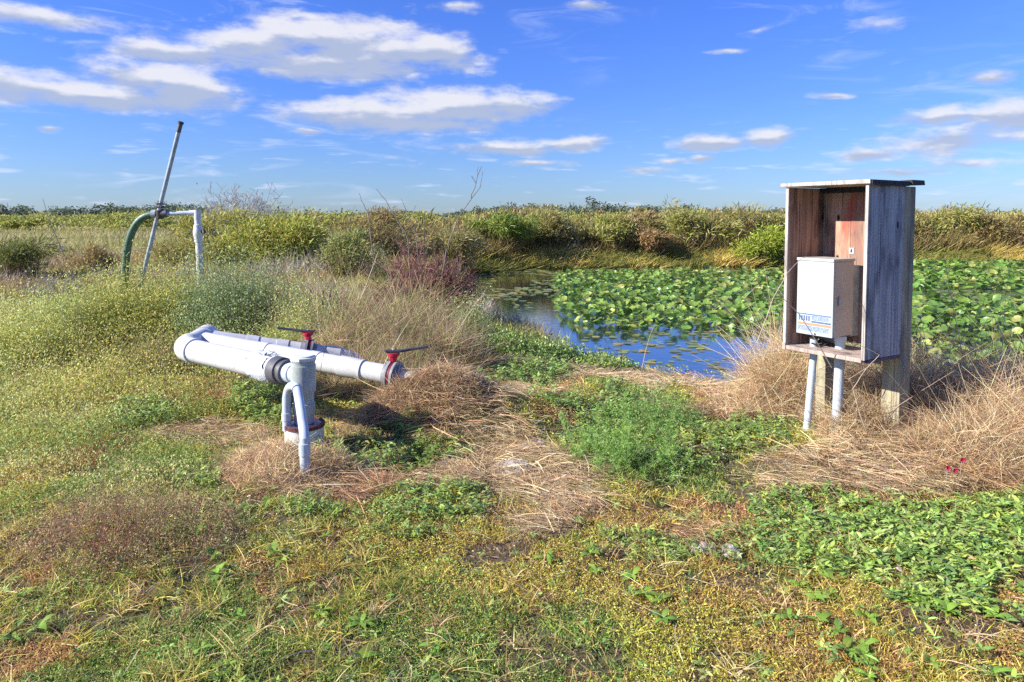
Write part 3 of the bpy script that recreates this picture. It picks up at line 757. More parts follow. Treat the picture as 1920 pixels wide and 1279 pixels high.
def scatter(n, d0, d1, k=.86, xmin=None):
    d = d0 * (d1 / d0) ** rng.random(n); x = (rng.random(n) * 2 - 1) * (k * d + .5)
    ok = pond_sd(x, d) > .02
    return x[ok], d[ok]
def P3(x, y, dz=0.0): return np.stack([x, y, height(x, y) + dz], 1)

YG = [(0.607, 0.59, 0.109), (0.49, 0.51, 0.093), (0.721, 0.629, 0.201), (0.375, 0.443, 0.077), (0.779, 0.657, 0.279)]
GRN = [(0.235, 0.381, 0.09), (0.336, 0.469, 0.118), (0.168, 0.272, 0.078), (0.437, 0.518, 0.178)]
TAN = [(0.696, 0.515, 0.294), (0.58, 0.392, 0.225), (0.789, 0.605, 0.363), (0.487, 0.291, 0.167), (0.742, 0.56, 0.294)]
BRN = [(0.45, 0.237, 0.137), (0.555, 0.325, 0.171), (0.344, 0.178, 0.12), (0.661, 0.444, 0.222)]
GOLD = [(0.6, 0.459, 0.097), (0.666, 0.54, 0.133), (0.534, 0.365, 0.085), (0.733, 0.621, 0.242)]

def foreground():
    g = Veg(); dry = Veg(); lf = Veg()
    # ---- fine turf and herbs everywhere near
    x, y = scatter(330000, 2.0, 13)
    leafy, straw, airy, px, py = zones(x, y)
    keep = ~straw | (rng.random(len(x)) < .13); keep &= ~leafy | (rng.random(len(x)) < .5)
    x, y, leafy, airy, straw = x[keep], y[keep], leafy[keep], airy[keep], straw[keep]; n = len(x)
    patch = fbm(x, y, .55, 2, 4); p2 = fbm(x, y, .9, 6, 4); bare = fbm(x, y, .28, 12, 3)
    k2 = (bare > .36) | (rng.random(n) < .25); x, y, leafy, airy, straw, patch, p2 = [a[k2] for a in (x, y, leafy, airy, straw, patch, p2)]; n = len(x)
    c = pick(YG, n)
    c = np.where((patch > .56)[:, None], pick(BRN, n) * 1.25, c)
    c = np.where(((p2 > .55) & (rng.random(n) < .6))[:, None], pick(GOLD, n), c)
    c = np.where(((p2 < .42) | leafy)[:, None] & (rng.random(n) < .75)[:, None], pick(GRN, n), c)
    c = np.where((rng.random(n) < .10)[:, None], pick(TAN, n), c); c = np.where(((y < 3.6) & (fbm(x, y, .7, 51, 3) > .5) & (rng.random(n) < .7))[:, None], pick(GOLD + BRN, n), c)
    sz = np.clip(y / 4, .9, 2.2)
    tall = .35 + 1.1 * fbm(x, y, .35, 3, 3)
    Ln = rng.uniform(.018, .060, n) * (.7 + .5 * sz) * tall * np.where(airy, 1.25, 1)
    B = rng.normal(size=(n, 3)) * (Ln * .35)[:, None]; B[:, 2] = -abs(B[:, 2]) * .6
    g.ribbons(P3(x, y, -.005), updir(n, .65), Ln, rng.uniform(.0022, .0048, n) * sz, B, jitter(c * [1.02, 1.03, .85], n, .34, .08), (.7, 1, .15))
    # ---- little leaves of the herbs
    x, y = scatter(620000, 2.0, 9)
    leafy, straw, airy, px, py = zones(x, y); patch = fbm(x, y, .55, 2, 4); p2 = fbm(x, y, .9, 6, 4); bare = fbm(x, y, .28, 12, 3)
    keep = (~straw & (bare > .38)) | (rng.random(len(x)) < .10)
    x, y, leafy, airy, patch, p2 = [a[keep] for a in (x, y, leafy, airy, patch, p2)]; n = len(x)
    c = pick(YG, n); c = np.where((patch > .55)[:, None], pick(BRN, n) * 1.2, c)
    c = np.where(((p2 > .54) & (rng.random(n) < .5))[:, None], pick(GOLD, n), c); c = np.where((p2 < .43)[:, None], pick(GRN, n), c)
    sz = np.clip(y / 4, .8, 2.0); hh = (.012 + .055 * fbm(x, y, .3, 9, 3) ** 1.3) * rng.random(n) * sz
    g.ribbons(P3(x, y) + np.stack([0 * x, 0 * x, hh], 1), rng.normal(size=(n, 3)) * [1, 1, .55], rng.uniform(.006, .016, n) * sz, rng.uniform(.0035, .0075, n) * sz, np.zeros((n, 3)), jitter(c * [1.03, 1.05, .85], n, .34, .08), (.3, 1, .1))
    # ---- longer grass tufts, bottom left and sparsely elsewhere
    x0, y0 = scatter(2600, 2.1, 8); px, py = patch_pos(x0, y0)
    k = (rng.random(len(x0)) < np.where((px < 760) & (py > 900), .38, .10)); x0, y0 = x0[k], y0[k]
    m = 26; x = np.repeat(x0, m) + rng.normal(size=len(x0) * m) * .025; y = np.repeat(y0, m) + rng.normal(size=len(x0) * m) * .025; n = len(x)
    c = np.repeat(pick(YG + GOLD + TAN[:2], len(x0)), m, 0)
    Ln = rng.uniform(.04, .13, n); D = updir(n, .6); B = D * [1, 1, 0] * (Ln * .6)[:, None]; B[:, 2] = -Ln * .25
    g.ribbons(P3(x, y), D, Ln, rng.uniform(.0022, .0045, n), B, jitter(c, n, .2, .06), (.9, 1, .7, .1))
    # ---- broad leaved ground cover in its patches: lance leaves in rosettes along runners
    x0, y0 = scatter(42000, 2.2, 11)
    leafy, straw, airy, px, py = zones(x0, y0); k = (leafy & (rng.random(len(x0)) < .25 + 1.3 * (fbm(x0, y0, .16, 61, 2)))) | ((rng.random(len(x0)) < .035) & ~straw & ~airy); x0, y0 = x0[k], y0[k]; mm = len(x0)
    m = 7; n = mm * m
    near = np.clip(y0 / 4, .8, 1.6); lift = rng.uniform(.01, .085, mm) * near * (.5 + fbm(x0, y0, .4, 5, 2))
    x = np.repeat(x0, m); y = np.repeat(y0, m); z = np.repeat(lift, m) * rng.uniform(.5, 1.1, n)
    th = np.tile(np.arange(m) * 2.4, mm) + np.repeat(rng.random(mm) * 6.28, m)
    D = np.stack([np.cos(th), np.sin(th), rng.uniform(.1, .9, n)], 1)
    Ln = rng.uniform(.018, .048, n) * np.repeat(near, m); B = np.zeros((n, 3)); B[:, 2] = -Ln * rng.uniform(.1, .5, n)
    sd_ = np.cross(D, [0, 0, 1]) + rng.normal(size=(n, 3)) * .25
    ppx, ppy = patch_pos(x0, y0); bigp = np.clip((ppx - 1350) / 300, 0, 1) * np.clip((ppy - 900) / 100, 0, 1)
    Ln = Ln * np.repeat(1 + .45 * bigp, m)
    c = np.repeat(pick(GRN + [(.30, .42, .09), (.40, .50, .11), (.20, .32, .07)], mm) * (1 + .15 * bigp)[:, None], m, 0)
    lf.ribbons(P3(x, y) + np.stack([0 * z, 0 * z, z], 1), D, Ln, Ln * rng.uniform(.24, .38, n), B, jitter(c, n, .16, .05), (.25, 1, .8, .05), side=sd_)
    s0 = P3(x0, y0); lf.ribbons(s0, updir(mm, .4), lift, .003, np.zeros((mm, 3)), jitter((.16, .22, .06), mm), (1, 1))
    # a few bigger bright leaves
    x0, y0 = scatter(1500, 2.3, 7); leafy, straw, airy, px, py = zones(x0, y0)
    k = ((px > 1500) & (py > 950) & (rng.random(len(x0)) < .5)) | (rng.random(len(x0)) < .07); x0, y0 = x0[k], y0[k]; mm = len(x0); m = 6; n = mm * m
    x = np.repeat(x0, m); y = np.repeat(y0, m); th = np.tile(np.arange(m) * 2.4, mm) + np.repeat(rng.random(mm) * 6.28, m)
    D = np.stack([np.cos(th), np.sin(th), rng.uniform(.3, 1.3, n)], 1); Ln = rng.uniform(.04, .095, n); B = np.zeros((n, 3)); B[:, 2] = -Ln * .5
    lf.ribbons(P3(x, y, .02), D, Ln, Ln * .3, B, jitter((.24, .40, .06), n, .15, .06), (.3, .9, 1, .6, .05), side=np.cross(D, [0, 0, 1]) + rng.normal(size=(n, 3)) * .15)
    # ---- straw: long thin stems lying in swirls
    x, y = scatter(330000, 2.2, 11.5); leafy, straw, airy, px, py = zones(x, y)
    k = straw | (rng.random(len(x)) < np.where(airy, .03, np.where(py > 1040, .035, .085))); x, y, straw = x[k], y[k], straw[k]; n = len(x)
    flow = fbm(x, y, .35, 11, 3) * 11 + rng.normal(size=n) * .95
    D = np.stack([np.cos(flow), np.sin(flow), np.abs(rng.normal(size=n)) * .28 + .02], 1)
    Ln = rng.uniform(.06, .24, n) * np.where(straw, 1, .6); B = rng.normal(size=(n, 3)) * (Ln * .30)[:, None]; B[:, 2] = -Ln * rng.uniform(.05, .35, n)
    c = pick(TAN + [(.24, .15, .10), (.74, .62, .44), (.56, .46, .24)], n) * (.70 + .7 * fbm(x, y, .22, 21, 3))[:, None]
    c = np.where((fbm(x, y, .7, 17, 3) > .56)[:, None], c * [.95, .82, .80], c)
    w = rng.uniform(.0012, .0030, n) * np.where(rng.random(n) < .08, 2.2, 1) * np.clip(y / 4, .8, 2)
    dry.ribbons(P3(x, y, .004) + np.stack([0 * x, 0 * x, rng.random(n) * np.where(straw, .055, .03)], 1), D, Ln, w, B, jitter(c, n, .2, .04), (1, .9, .8, .4))
    return g, dry, lf

def thicket(dry, cx, cy, rx, ry, h, n, cols, lean=1.0, zbase=0.0, curl=.85, wd=(.0018, .0038)):
    """standing tangle of dead stems"""
    a = rng.random(n) * 6.283; r = np.sqrt(rng.random(n)); x = cx + rx * r * np.cos(a); y = cy + ry * r * np.sin(a)
    ok = pond_sd(x, y) > .0; x, y, r = x[ok], y[ok], r[ok]; n = len(x)
    hh = h * (1 - .55 * r ** 2) * (.35 + 1.3 * fbm(x, y, .22, 4, 3))
    z = rng.random(n) ** 1.3 * hh * .75 + zbase
    D = updir(n, lean); Ln = hh * rng.uniform(.3, .8, n); B = rng.normal(size=(n, 3)) * (Ln * curl)[:, None]; B[:, 2] -= Ln * rng.uniform(.0, 1.0, n) * .8; Ln = np.where(rng.random(n) < .06, Ln * 1.5, Ln)
    sc = np.clip(y / 4.5, .9, 3)
    dry.ribbons(P3(x, y) + np.stack([0 * z, 0 * z, z], 1), D, Ln, rng.uniform(wd[0], wd[1], n) * sc, B, jitter(pick(cols, n) * (.5 + 1.0 * fbm(x, y, .2, 77, 3))[:, None], n, .28, .06), (1, .9, .8, .6, .3))

def airy(g, cx, cy, rx, ry, h, n, cols, stemc=(.24, .26, .08), ns=None, fleck=(.006, .012)):
    """cloud of tiny leaves on hair-thin stems"""
    ns = ns or n // 14
    a = rng.random(ns) * 6.283; r = np.sqrt(rng.random(ns)); x = cx + rx * r * np.cos(a); y = cy + ry * r * np.sin(a)
    ok = pond_sd(x, y) > -.1; x, y, r = x[ok], y[ok], r[ok]; ns = len(x)
    hh = h * np.clip(1 - .7 * r ** 1.6, .08, 1) * (.25 + 1.5 * fbm(x, y, .17, 7, 3)) * rng.uniform(.75, 1.2, ns)
    P = P3(x, y); D = updir(ns, .32); B = rng.normal(size=(ns, 3)) * (hh * .15)[:, None]
    sc = np.clip(y / 4.5, .9, 3)
    g.ribbons(P, D, hh, .0022 * sc, B, jitter(stemc, ns), (1, .8, .4))
    m = max(1, n // ns); i = np.repeat(np.arange(ns), m); k = len(i); t = rng.random(k) ** .55
    Dn = D / np.linalg.norm(D, axis=1, keepdims=True)
    Q = P[i] + Dn[i] * (hh[i] * t)[:, None] + B[i] * (t ** 2)[:, None] + rng.normal(size=(k, 3)) * (.035 + .05 * hh[i])[:, None]
    s_ = rng.uniform(fleck[0], fleck[1], k) * sc[i] ** .8
    pc = fbm(Q[:, 0], Q[:, 1], .3, 31, 3)
    c = pick(cols, k) * (.75 + .5 * pc)[:, None]
    g.ribbons(Q, rng.normal(size=(k, 3)) + [0, 0, .6], s_ * 1.5, s_ * .8, np.zeros((k, 3)), jitter(c, k, .2, .06), (.5, 1, .1))

def leafball(g, C, rad, n, cols, ls, lw, up=.6, stems=None, droop=.3, lobes=5, lean=(0, 0)):
    """bush crown: leaves gathered on several uneven lobes, C = centre (x,y,z)"""
    C = np.asarray(C, float); rad = np.asarray(rad, float)
    lc = rng.normal(size=(lobes, 3)) * .42 * rad + C; lr = rng.uniform(.38, .68, lobes)
    i = rng.integers(0, lobes, n); d = rng.normal(size=(n, 3)); d /= np.linalg.norm(d, axis=1, keepdims=True)
    r = rng.random(n) ** .42 * (1 + .25 * rng.normal(size=n))
    P = lc[i] + d * (r * lr[i])[:, None] * rad
    D = d * .8 + rng.normal(size=(n, 3)) * .5 + [lean[0], lean[1], up]
    L_ = ls * rng.uniform(.6, 1.3, n); B = rng.normal(size=(n, 3)) * (L_ * .15)[:, None]; B[:, 2] -= L_ * droop
    g.ribbons(P, D, L_, lw * rng.uniform(.7, 1.3, n), B, jitter(pick(cols, n), n, .24, .07), (.5, 1, .7, .1))

print('VEG foreground')
G_, D_, F_ = foreground()
# ---- the airy weeds: a carpet of many small clumps whose height grows with distance on the left
CL = []
x, y = scatter(2600, 3.6, 11.5); leafy, straw, ar, px, py = zones(x, y)
k = ar & (rng.random(len(x)) < .62); x, y = x[k], y[k]
wv = Veg()
for cx, cy in zip(x, y):
    t_ = float(fbm(np.array([cx]), np.array([cy]), 1.1, 14, 3)[0]); hh = np.clip(.15 + .075 * (cy - 3.8) + .04 * max(0, -cx / cy - .35), .10, .52) * (.5 + t_)
    if t_ < .36: cols = [(.34, .44, .12), (.27, .37, .09), (.44, .50, .15)]
    elif t_ > .58: cols = YG + [(.46, .32, .14)]
    else: cols = [(.66, .66, .24), (.57, .59, .21), (.76, .71, .34), (.47, .51, .18)]
    s_ = cy / 5
    airy(wv, cx, cy, .17 * s_ + .06, .17 * s_ + .06, hh, int(230 + 40 * s_), cols)
wv.build('weed_carpet', M['grass'])['kind'] = 'stuff'
print('VEG thickets')
# dead tangle round the box posts and right of it
TH = TAN + [(.74, .60, .38), (.36, .25, .16)]
for (cx, cy, rx, ry, h, n) in ((2.30, 5.6, .33, .36, .46, 8000), (2.75, 5.9, .5, .4, .30, 5000), (3.05, 5.0, .5, .42, .42, 9000), (2.75, 4.35, .3, .22, .20, 3000), (3.6, 4.9, .6, .5, .42, 10000), (3.3, 5.7, .8, .5, .34, 8000), (4.4, 5.4, .8, .6, .40, 7000), (3.0, 4.2, .5, .35, .30, 6000),
                             (1.9, 5.5, .4, .3, .12, 4000), (2.35, 4.75, .25, .25, .26, 3000), (3.55, 4.2, .5, .4, .36, 6000), (2.6, 6.5, .5, .4, .28, 5000)):
    thicket(D_, cx, cy, rx, ry, h, n, TH)
# brown brush behind the pipes
BR = [(.54, .40, .26), (.44, .29, .18), (.62, .50, .34), (.40, .23, .14), (.48, .42, .18), (.32, .20, .14)]
BR = BR + [(.40, .42, .14), (.50, .50, .18)]
for (cx, cy, rx, ry, h, n) in ((-1.6, 7.3, .7, .6, .46, 9000), (-1.05, 7.5, .65, .6, .50, 9000), (-1.25, 6.5, .6, .4, .36, 7000), (-1.2, 6.0, .5, .15, .28, 4000), (-.75, 6.9, .5, .4, .38, 6000), (-2.2, 8.4, .7, .6, .55, 7000), (-1.2, 8.6, .6, .6, .52, 7000), (-2.6, 9.8, 1.0, .7, .45, 7000), (-1.2, 9.7, .5, .4, .22, 4000)):
    thicket(D_, cx, cy, rx, ry, h, n, BR, lean=.9)
# straw heap at the valve and around the near conduit
for (cx, cy, rx, ry, h, n) in ((-.52, 5.22, .44, .36, .10, 12000), (-.86, 5.12, .3, .2, .16, 5000), (-1.35, 4.1, .4, .35, .14, 6000), (-1.15, 4.9, .2, .15, .10, 1500)):
    thicket(D_, cx, cy, rx, ry, h, n, TAN + [(.34, .2, .14)], lean=1.6, curl=.6)
# bank growth: low green clump along the near shore
for (cx, cy, rx, ry, h, n) in ((.0, 8.4, .45, .4, .2, 9000), (-.55, 9.2, .3, .6, .2, 7000), (.6, 8.3, .5, .35, .22, 8000), (1.1, 8.05, .35, .25, .18, 5000), (.1, 8.0, .5, .35, .2, 7000), (-.8, 8.7, .32, .4, .26, 6000), (-.85, 10.4, .2, .6, .3, 4000)):
    airy(F_, cx, cy, rx, ry, h, n, [(.26, .38, .09), (.34, .46, .12), (.18, .30, .07), (.42, .48, .16)], fleck=(.008, .017))
G_.build('grass', M['grass'])['kind'] = 'stuff'
F_.build('leafy_ground_cover', M['leaf'])['kind'] = 'stuff'
D_.build('dead_grass', M['dry'])['kind'] = 'stuff'

# ---- middle distance on the left: rough brush 10-22 m away
print('VEG mid')
mid = Veg(); n = 120000
y = 9.5 * (26 / 9.5) ** rng.random(n); x = -(rng.random(n) * (y * .95)) + .12 * y
x = np.where(rng.random(n) < .0, x, x); ok = pond_sd(x, y) > .1; x, y = x[ok], y[ok]; n = len(x)
pa = fbm(x, y, 2.4, 33, 4); pb = fbm(x, y, 1.2, 41, 3)
c = pick([(.46, .34, .18), (.38, .25, .13), (.52, .42, .2), (.40, .35, .11)], n)
c = np.where((pa > .55)[:, None], pick([(.38, .38, .09), (.30, .33, .07), (.46, .42, .13)], n), c)
c = np.where((pb > .66)[:, None], pick([(.52, .45, .36), (.44, .36, .27)], n), c)
hh = (.22 + .62 * pb * np.clip((y - 9) / 8, .3, 1)) * np.where(x < -.52 * y, .75, 1.0)
z = rng.random(n) * hh * .7
D = updir(n, .55); Ln = hh * rng.uniform(.25, .6, n); B = rng.normal(size=(n, 3)) * (Ln * .3)[:, None]
mid.ribbons(P3(x, y) + np.stack([0 * z, 0 * z, z], 1), D, Ln, rng.uniform(.008, .018, n) * y / 14, B, jitter(c, n, .24, .06), (1, .8, .2))
mid.build('rough_brush', M['dry'])['kind'] = 'stuff'

# ---- open field grass behind, out to the hedge
fld = Veg(); n = 90000; y = 22 * (120 / 22) ** rng.random(n); x = (rng.random(n) * 2 - 1) * y * .95
ok = (pond_sd(x, y) > .5); x, y = x[ok], y[ok]; n = len(x)
fld.ribbons(P3(x, y), updir(n, .5), rng.uniform(.15, .45, n), .03 * y / 40, rng.normal(size=(n, 3)) * .08, jitter(np.where((fbm(x, y, 9, 3, 3) > .52)[:, None], pick([(.58, .48, .22), (.64, .54, .28)], n), pick([(.40, .38, .13), (.50, .44, .17)], n)), n, .15), (1, .8, .2))
fld.build('field_grass', M['dry'])['kind'] = 'stuff'

# ---- far bank: golden sedge skirt, dark brush, green plumes
print('VEG bank')
bank = Veg(); sed = Veg()
def bank_line(n, off0, off1, x0=-1.5, x1=30):
    x = x0 + (x1 - x0) * rng.random(n); base = np.interp(x, [-3, -1.0, .4, 2.5, 6, 10, 18, 40], [21, 22.6, 24.4, 24.6, 25.4, 25.6, 26.2, 26.6]); return x, base + off0 + (off1 - off0) * rng.random(n)
x, y = bank_line(60000, -.35, 1.8); n = len(x); a = fbm(x, y, 1.6, 3, 3)
Ln = rng.uniform(.25, .75, n) * (.6 + .9 * a); D = updir(n, .38, (.15, -.1)); B = D * [1, 1, 0] * (Ln * .5)[:, None]; B[:, 2] = -Ln * .25
c = np.where((a > .52)[:, None], pick(GOLD + [(.42, .33, .14)], n), pick([(.30, .30, .07), (.22, .25, .06), (.36, .30, .10)], n))
sed.ribbons(P3(x, y, -.02), D, Ln, rng.uniform(.018, .035, n), B, jitter(c, n, .2, .05), (1, .9, .2))
x, y = bank_line(30000, .9, 2.6); n = len(x); a = fbm(x, y, 1.3, 13, 3)
Ln = rng.uniform(.5, 1.15, n) * (.5 + .9 * a); D = updir(n, .25, (.1, -.1)); B = D * [1, 1, 0] * (Ln * .4)[:, None]; B[:, 2] = -Ln * .15
sed.ribbons(P3(x, y, -.02), D, Ln, rng.uniform(.015, .03, n), B, jitter(pick([(.34, .25, .10), (.28, .19, .08), (.42, .33, .13), (.25, .25, .08)], n), n, .22, .05), (1, .9, .2))
sed.build('bank_sedge', M['dry'])['kind'] = 'stuff'
# mass of brush behind, as lobed crowns with stems showing between
def crown(g, x, y, w, h, n, cols, ls=.22, lw=.045, dead=.25, lean=(.35, 0)):
    zb = hz(x, y)
    leafball(g, (x, y, zb + h * .68), (w * .5, w * .45, h * .34), n, cols, *((.34, .036) if random.random() < .5 else (ls, lw)), up=random.choice((.5, 1.3)), lobes=7, lean=lean)
    ns = int(n * .22); a = rng.random(ns) * 6.283; r = rng.random(ns) ** .5
    bx = x + .35 * w * r * np.cos(a); by = y + .3 * w * r * np.sin(a)
    D = updir(ns, .28); D[:, 0] += .5 * r * np.cos(a); D[:, 1] += .5 * r * np.sin(a)
    g.ribbons(P3(bx, by), D, h * rng.uniform(.4, .85, ns), rng.uniform(.014, .024, ns), rng.normal(size=(ns, 3)) * .08, jitter(pick([(.20, .14, .08), (.28, .2, .11), (.14, .10, .06)], ns), ns, .2), (1, .7, .3))
OL = [(0.38, 0.334, 0.108), (0.304, 0.29, 0.084), (0.437, 0.37, 0.156), (0.247, 0.22, 0.084)]
YGB = [(0.368, 0.378, 0.075), (0.423, 0.413, 0.112), (0.276, 0.318, 0.075), (0.497, 0.43, 0.188)]
DG = [(0.15, 0.253, 0.042), (0.24, 0.345, 0.07), (0.12, 0.184, 0.042), (0.33, 0.391, 0.084)]
RS = [(.40, .27, .12), (.46, .32, .13), (.30, .20, .09)]
for k_ in range(230):
    x = -4 + 40 * random.random() if k_ < 110 else -1 + 22 * random.random()
    base = float(np.interp(x, [-4, -1.0, .4, 2.5, 6, 10, 18, 40], [21.5, 23, 25.0, 25.2, 26, 26.2, 26.8, 27.2])); y = base + 1.2 + 5.5 * random.random() ** 1.3
    h = random.uniform(1.2, 1.68) * (1 + (y - 27) * .012)
    crown(bank, x, y, random.uniform(1.3, 2.6), h, 520, random.choice([OL, OL, YGB, RS, OL, YGB]))
bank.build('bank_brush', M['grass'])['kind'] = 'stuff'
# ---- single bushes one can tell apart (pixel column, distance, width, height, colours, label)
def bush(px, Y, w, h, n, cols, label, cat='bush', group=None, ls=.2, lw=.045, name='bush', lean=(.3, 0)):
    n = int(n * 1.7); ls *= .78; lw *= .75; h *= .9
    p = at(px, 500, Y); zb = hz(p.x, Y); e = empty(name, (p.x, Y, zb), 0, label=label, cat=cat, group=group)
    f = Veg(); leafball(f, (0, 0, h * .62), (w * .5, w * .42, h * .38), n, cols, ls, lw, lobes=8, lean=lean); f.build('foliage', M['grass'], e)
    s_ = Veg(); ns = max(24, n // 14); D = updir(ns, .38); P = rng.normal(size=(ns, 3)) * [w * .08, w * .08, 0]
    s_.ribbons(P - [0, 0, .05], D, h * rng.uniform(.5, .9, ns), rng.uniform(.012, .022, ns) * Y / 22, rng.normal(size=(ns, 3)) * .1, jitter((.2, .14, .09), ns), (1, .7, .3)); s_.build('stems', M['dry'], e)
    return e
GB = 'bushes along the far side of the pond'
bush(945, 24.8, 1.7, 1.95, 4200, DG + YGB[:1], 'bright green bush at the left end of the far bank', group=GB)
bush(1040, 25.8, 1.5, 2.0, 2600, OL, 'olive plume-like bush just right of the bright green bush', group=GB)
bush(1160, 26.2, 1.6, 1.8, 2600, YGB, 'yellow-green bush above the middle of the lotus bed', group=GB)
bush(1290, 26.8, 2.2, 2.0, 3600, YGB, 'broad yellow-green bush with the highest top on the far bank', group=GB)
bush(1425, 25.6, 1.8, 1.72, 3600, [(.38, .44, .05), (.44, .48, .08), (.3, .4, .05)], 'bright lime bush on the far bank beside the box', group=GB)
bush(1225, 25.9, 1.3, 1.35, 1800, RS, 'low rust-brown bush on the far bank with dark hollow beneath', group=GB)
bush(1800, 28.0, 2.6, 2.0, 3600, YGB, 'wide olive-yellow bush on the far bank right of the box', group=GB)
bush(1890, 27.4, 2.2, 1.85, 3000, RS + OL, 'reddish-olive bush at the right edge of the far bank', group=GB)
bush(520, 17.0, 2.4, 1.78, 5200, [(.38, .42, .08), (.46, .46, .10), (.28, .34, .06), (.48, .42, .12)], 'large green-gold bush with a dark hollow right of the white standpipe', group='bushes left of the pond', lw=.03)
bush(415, 17.5, 2.6, 1.72, 5200, [(.42, .42, .10), (.50, .44, .14), (.32, .34, .08)], 'olive bush directly behind the white standpipe riser', group='bushes left of the pond', lw=.03)
bush(648, 15.0, 1.2, 1.55, 2600, [(.36, .38, .12), (.28, .33, .09), (.42, .42, .18)], 'pale green leafy bush in the middle distance left of the red-brown shrub', group='bushes left of the pond', lw=.026, ls=.13)
bush(585, 21, 2.2, 1.75, 2600, OL + RS, 'brownish bush on the horizon right of the large green-gold bush', group='bushes left of the pond', lw=.03)
bush(735, 20, 2.8, 1.7, 3400, OL + RS, 'wide olive-brown bush behind the red-brown shrub', group='bushes left of the pond', lw=.03)
bush(850, 21, 2.2, 1.6, 3000, OL + [(.36, .30, .14)], 'tan-olive bush left of the pond by the water end', group='bushes left of the pond', lw=.03)
bush(35, 15.5, 2.0, 1.25, 2600, [(.20, .24, .06), (.26, .26, .08), (.14, .17, .05)], 'dark olive bush at the left edge in front of the open field', group='bushes left of the pond', lw=.02)
bush(190, 16.5, 1.0, 1.15, 1200, RS + [(.24, .24, .08)], 'small dusky bush standing alone before the open field', group='bushes left of the pond', lw=.016)
bush(330, 17.5, 1.8, 1.25, 2400, OL, 'low olive bush seen through the green hose and pole', group='bushes left of the pond', lw=.02)

# ---- airy pale-green weed bushes near the standpipe, each its own plant
def weed(px, Y, w, h, n, cols, label, name='weed_bush', fleck=(.006, .012), group='airy weed bushes on the left'):
    p = at(px, 600, Y); z = hz(p.x, Y); v = Veg(); airy(v, p.x, Y, w / 2, w / 2, h * 1.2, n, cols, ns=n // 20, fleck=fleck)
    o = v.build(name, M['grass'], loc=(p.x, Y, z)); tag(o, label, 'weed', group); return o
PG = [(.48, .56, .20), (.40, .48, .18), (.58, .62, .28), (.32, .42, .15)]
YY = [(.64, .64, .17), (.54, .56, .13), (.72, .68, .26)]
weed(430, 8.6, 1.0, .95, 26000, [(.38, .48, .24), (.30, .40, .18), (.50, .58, .34), (.22, .30, .12)], 'blue-green airy weed bush at the foot of the white standpipe')
weed(340, 8.9, .8, .9, 17000, YY, 'yellow-green airy weed bush between the leaning pole and the standpipe')
weed(560, 7.7, .8, .6, 15000, PG + YY, 'pale green weed bush above the far red valve')
weed(240, 8.8, 1.0, .72, 18000, YY, 'yellowish weed bush hiding the foot of the green hose')
weed(130, 8.6, 1.2, .62, 18000, YY + PG, 'broad pale weed bush left of the green hose')
weed(30, 7.4, 1.0, .55, 15000, YY, 'yellow-green weed bush at the left edge of the picture')
weed(290, 7.1, .9, .36, 12000, [(.36, .25, .13), (.42, .34, .14), (.34, .36, .10)], 'russet-tinted weed bush in front of the pole')
weed(500, 8.9, .8, .80, 13000, PG, 'grey-green weed bush behind the left end of the pipes')
weed(880, 8.4, .5, .5, 8000, PG, 'pale weed bush at the water edge left of the pond', group='airy weed bushes on the left')
# feathery bright plant in the middle of the foreground
def feathery():
    p = gnd(1165, 880); e = empty('feathery_weed', (p.x, p.y, hz(p.x, p.y)), 0, label='tall bright green feathery weed in the middle of the foreground', cat='weed')
    st = Veg(); fl = Veg(); ns = 46
    P = rng.normal(size=(ns, 3)) * [.17, .14, 0]; D = updir(ns, .46, (-.06, .02)); H_ = rng.uniform(.14, .66, ns) * rng.uniform(.6, 1, ns); B = rng.normal(size=(ns, 3)) * .06
    st.ribbons(P, D, H_, .004, B, jitter((.24, .34, .08), ns), (1, .7, .3)); st.build('stems', M['grass'], e)
    Dn = D / np.linalg.norm(D, axis=1, keepdims=True); m = 26; i = np.repeat(np.arange(ns), m); t = rng.uniform(.2, 1, len(i))
    A = P[i] + Dn[i] * (H_[i] * t)[:, None] + B[i] * (t ** 2)[:, None]; D2 = rng.normal(size=(len(i), 3)) * [1, 1, .5] + [0, 0, .5]; D2 /= np.linalg.norm(D2, axis=1, keepdims=True); L2 = rng.uniform(.05, .13, len(i)) * (1.2 - t)
    fl.ribbons(A, D2, L2, .0022, np.zeros_like(A), jitter((.22, .38, .08), len(i)), (1, .5))
    m2 = 11; j = np.repeat(np.arange(len(i)), m2); t2 = rng.random(len(j)); Q = A[j] + D2[j] * (L2[j] * t2)[:, None]; k = len(j)
    fl.ribbons(Q, rng.normal(size=(k, 3)) + [0, 0, .5], rng.uniform(.008, .022, k), .0026, np.zeros((k, 3)), jitter(pick([(.32, .52, .13), (.42, .60, .18), (.26, .44, .10)], k), k), (1, 1, .2))
    fl.build('foliage', M['grass'], e)
feathery()
weed(1235, 5.25, .6, .26, 5000, [(.26, .44, .12), (.20, .36, .09)], 'softer green weed right behind the feathery weed', fleck=(.005, .01), group='feathery plants in the foreground')

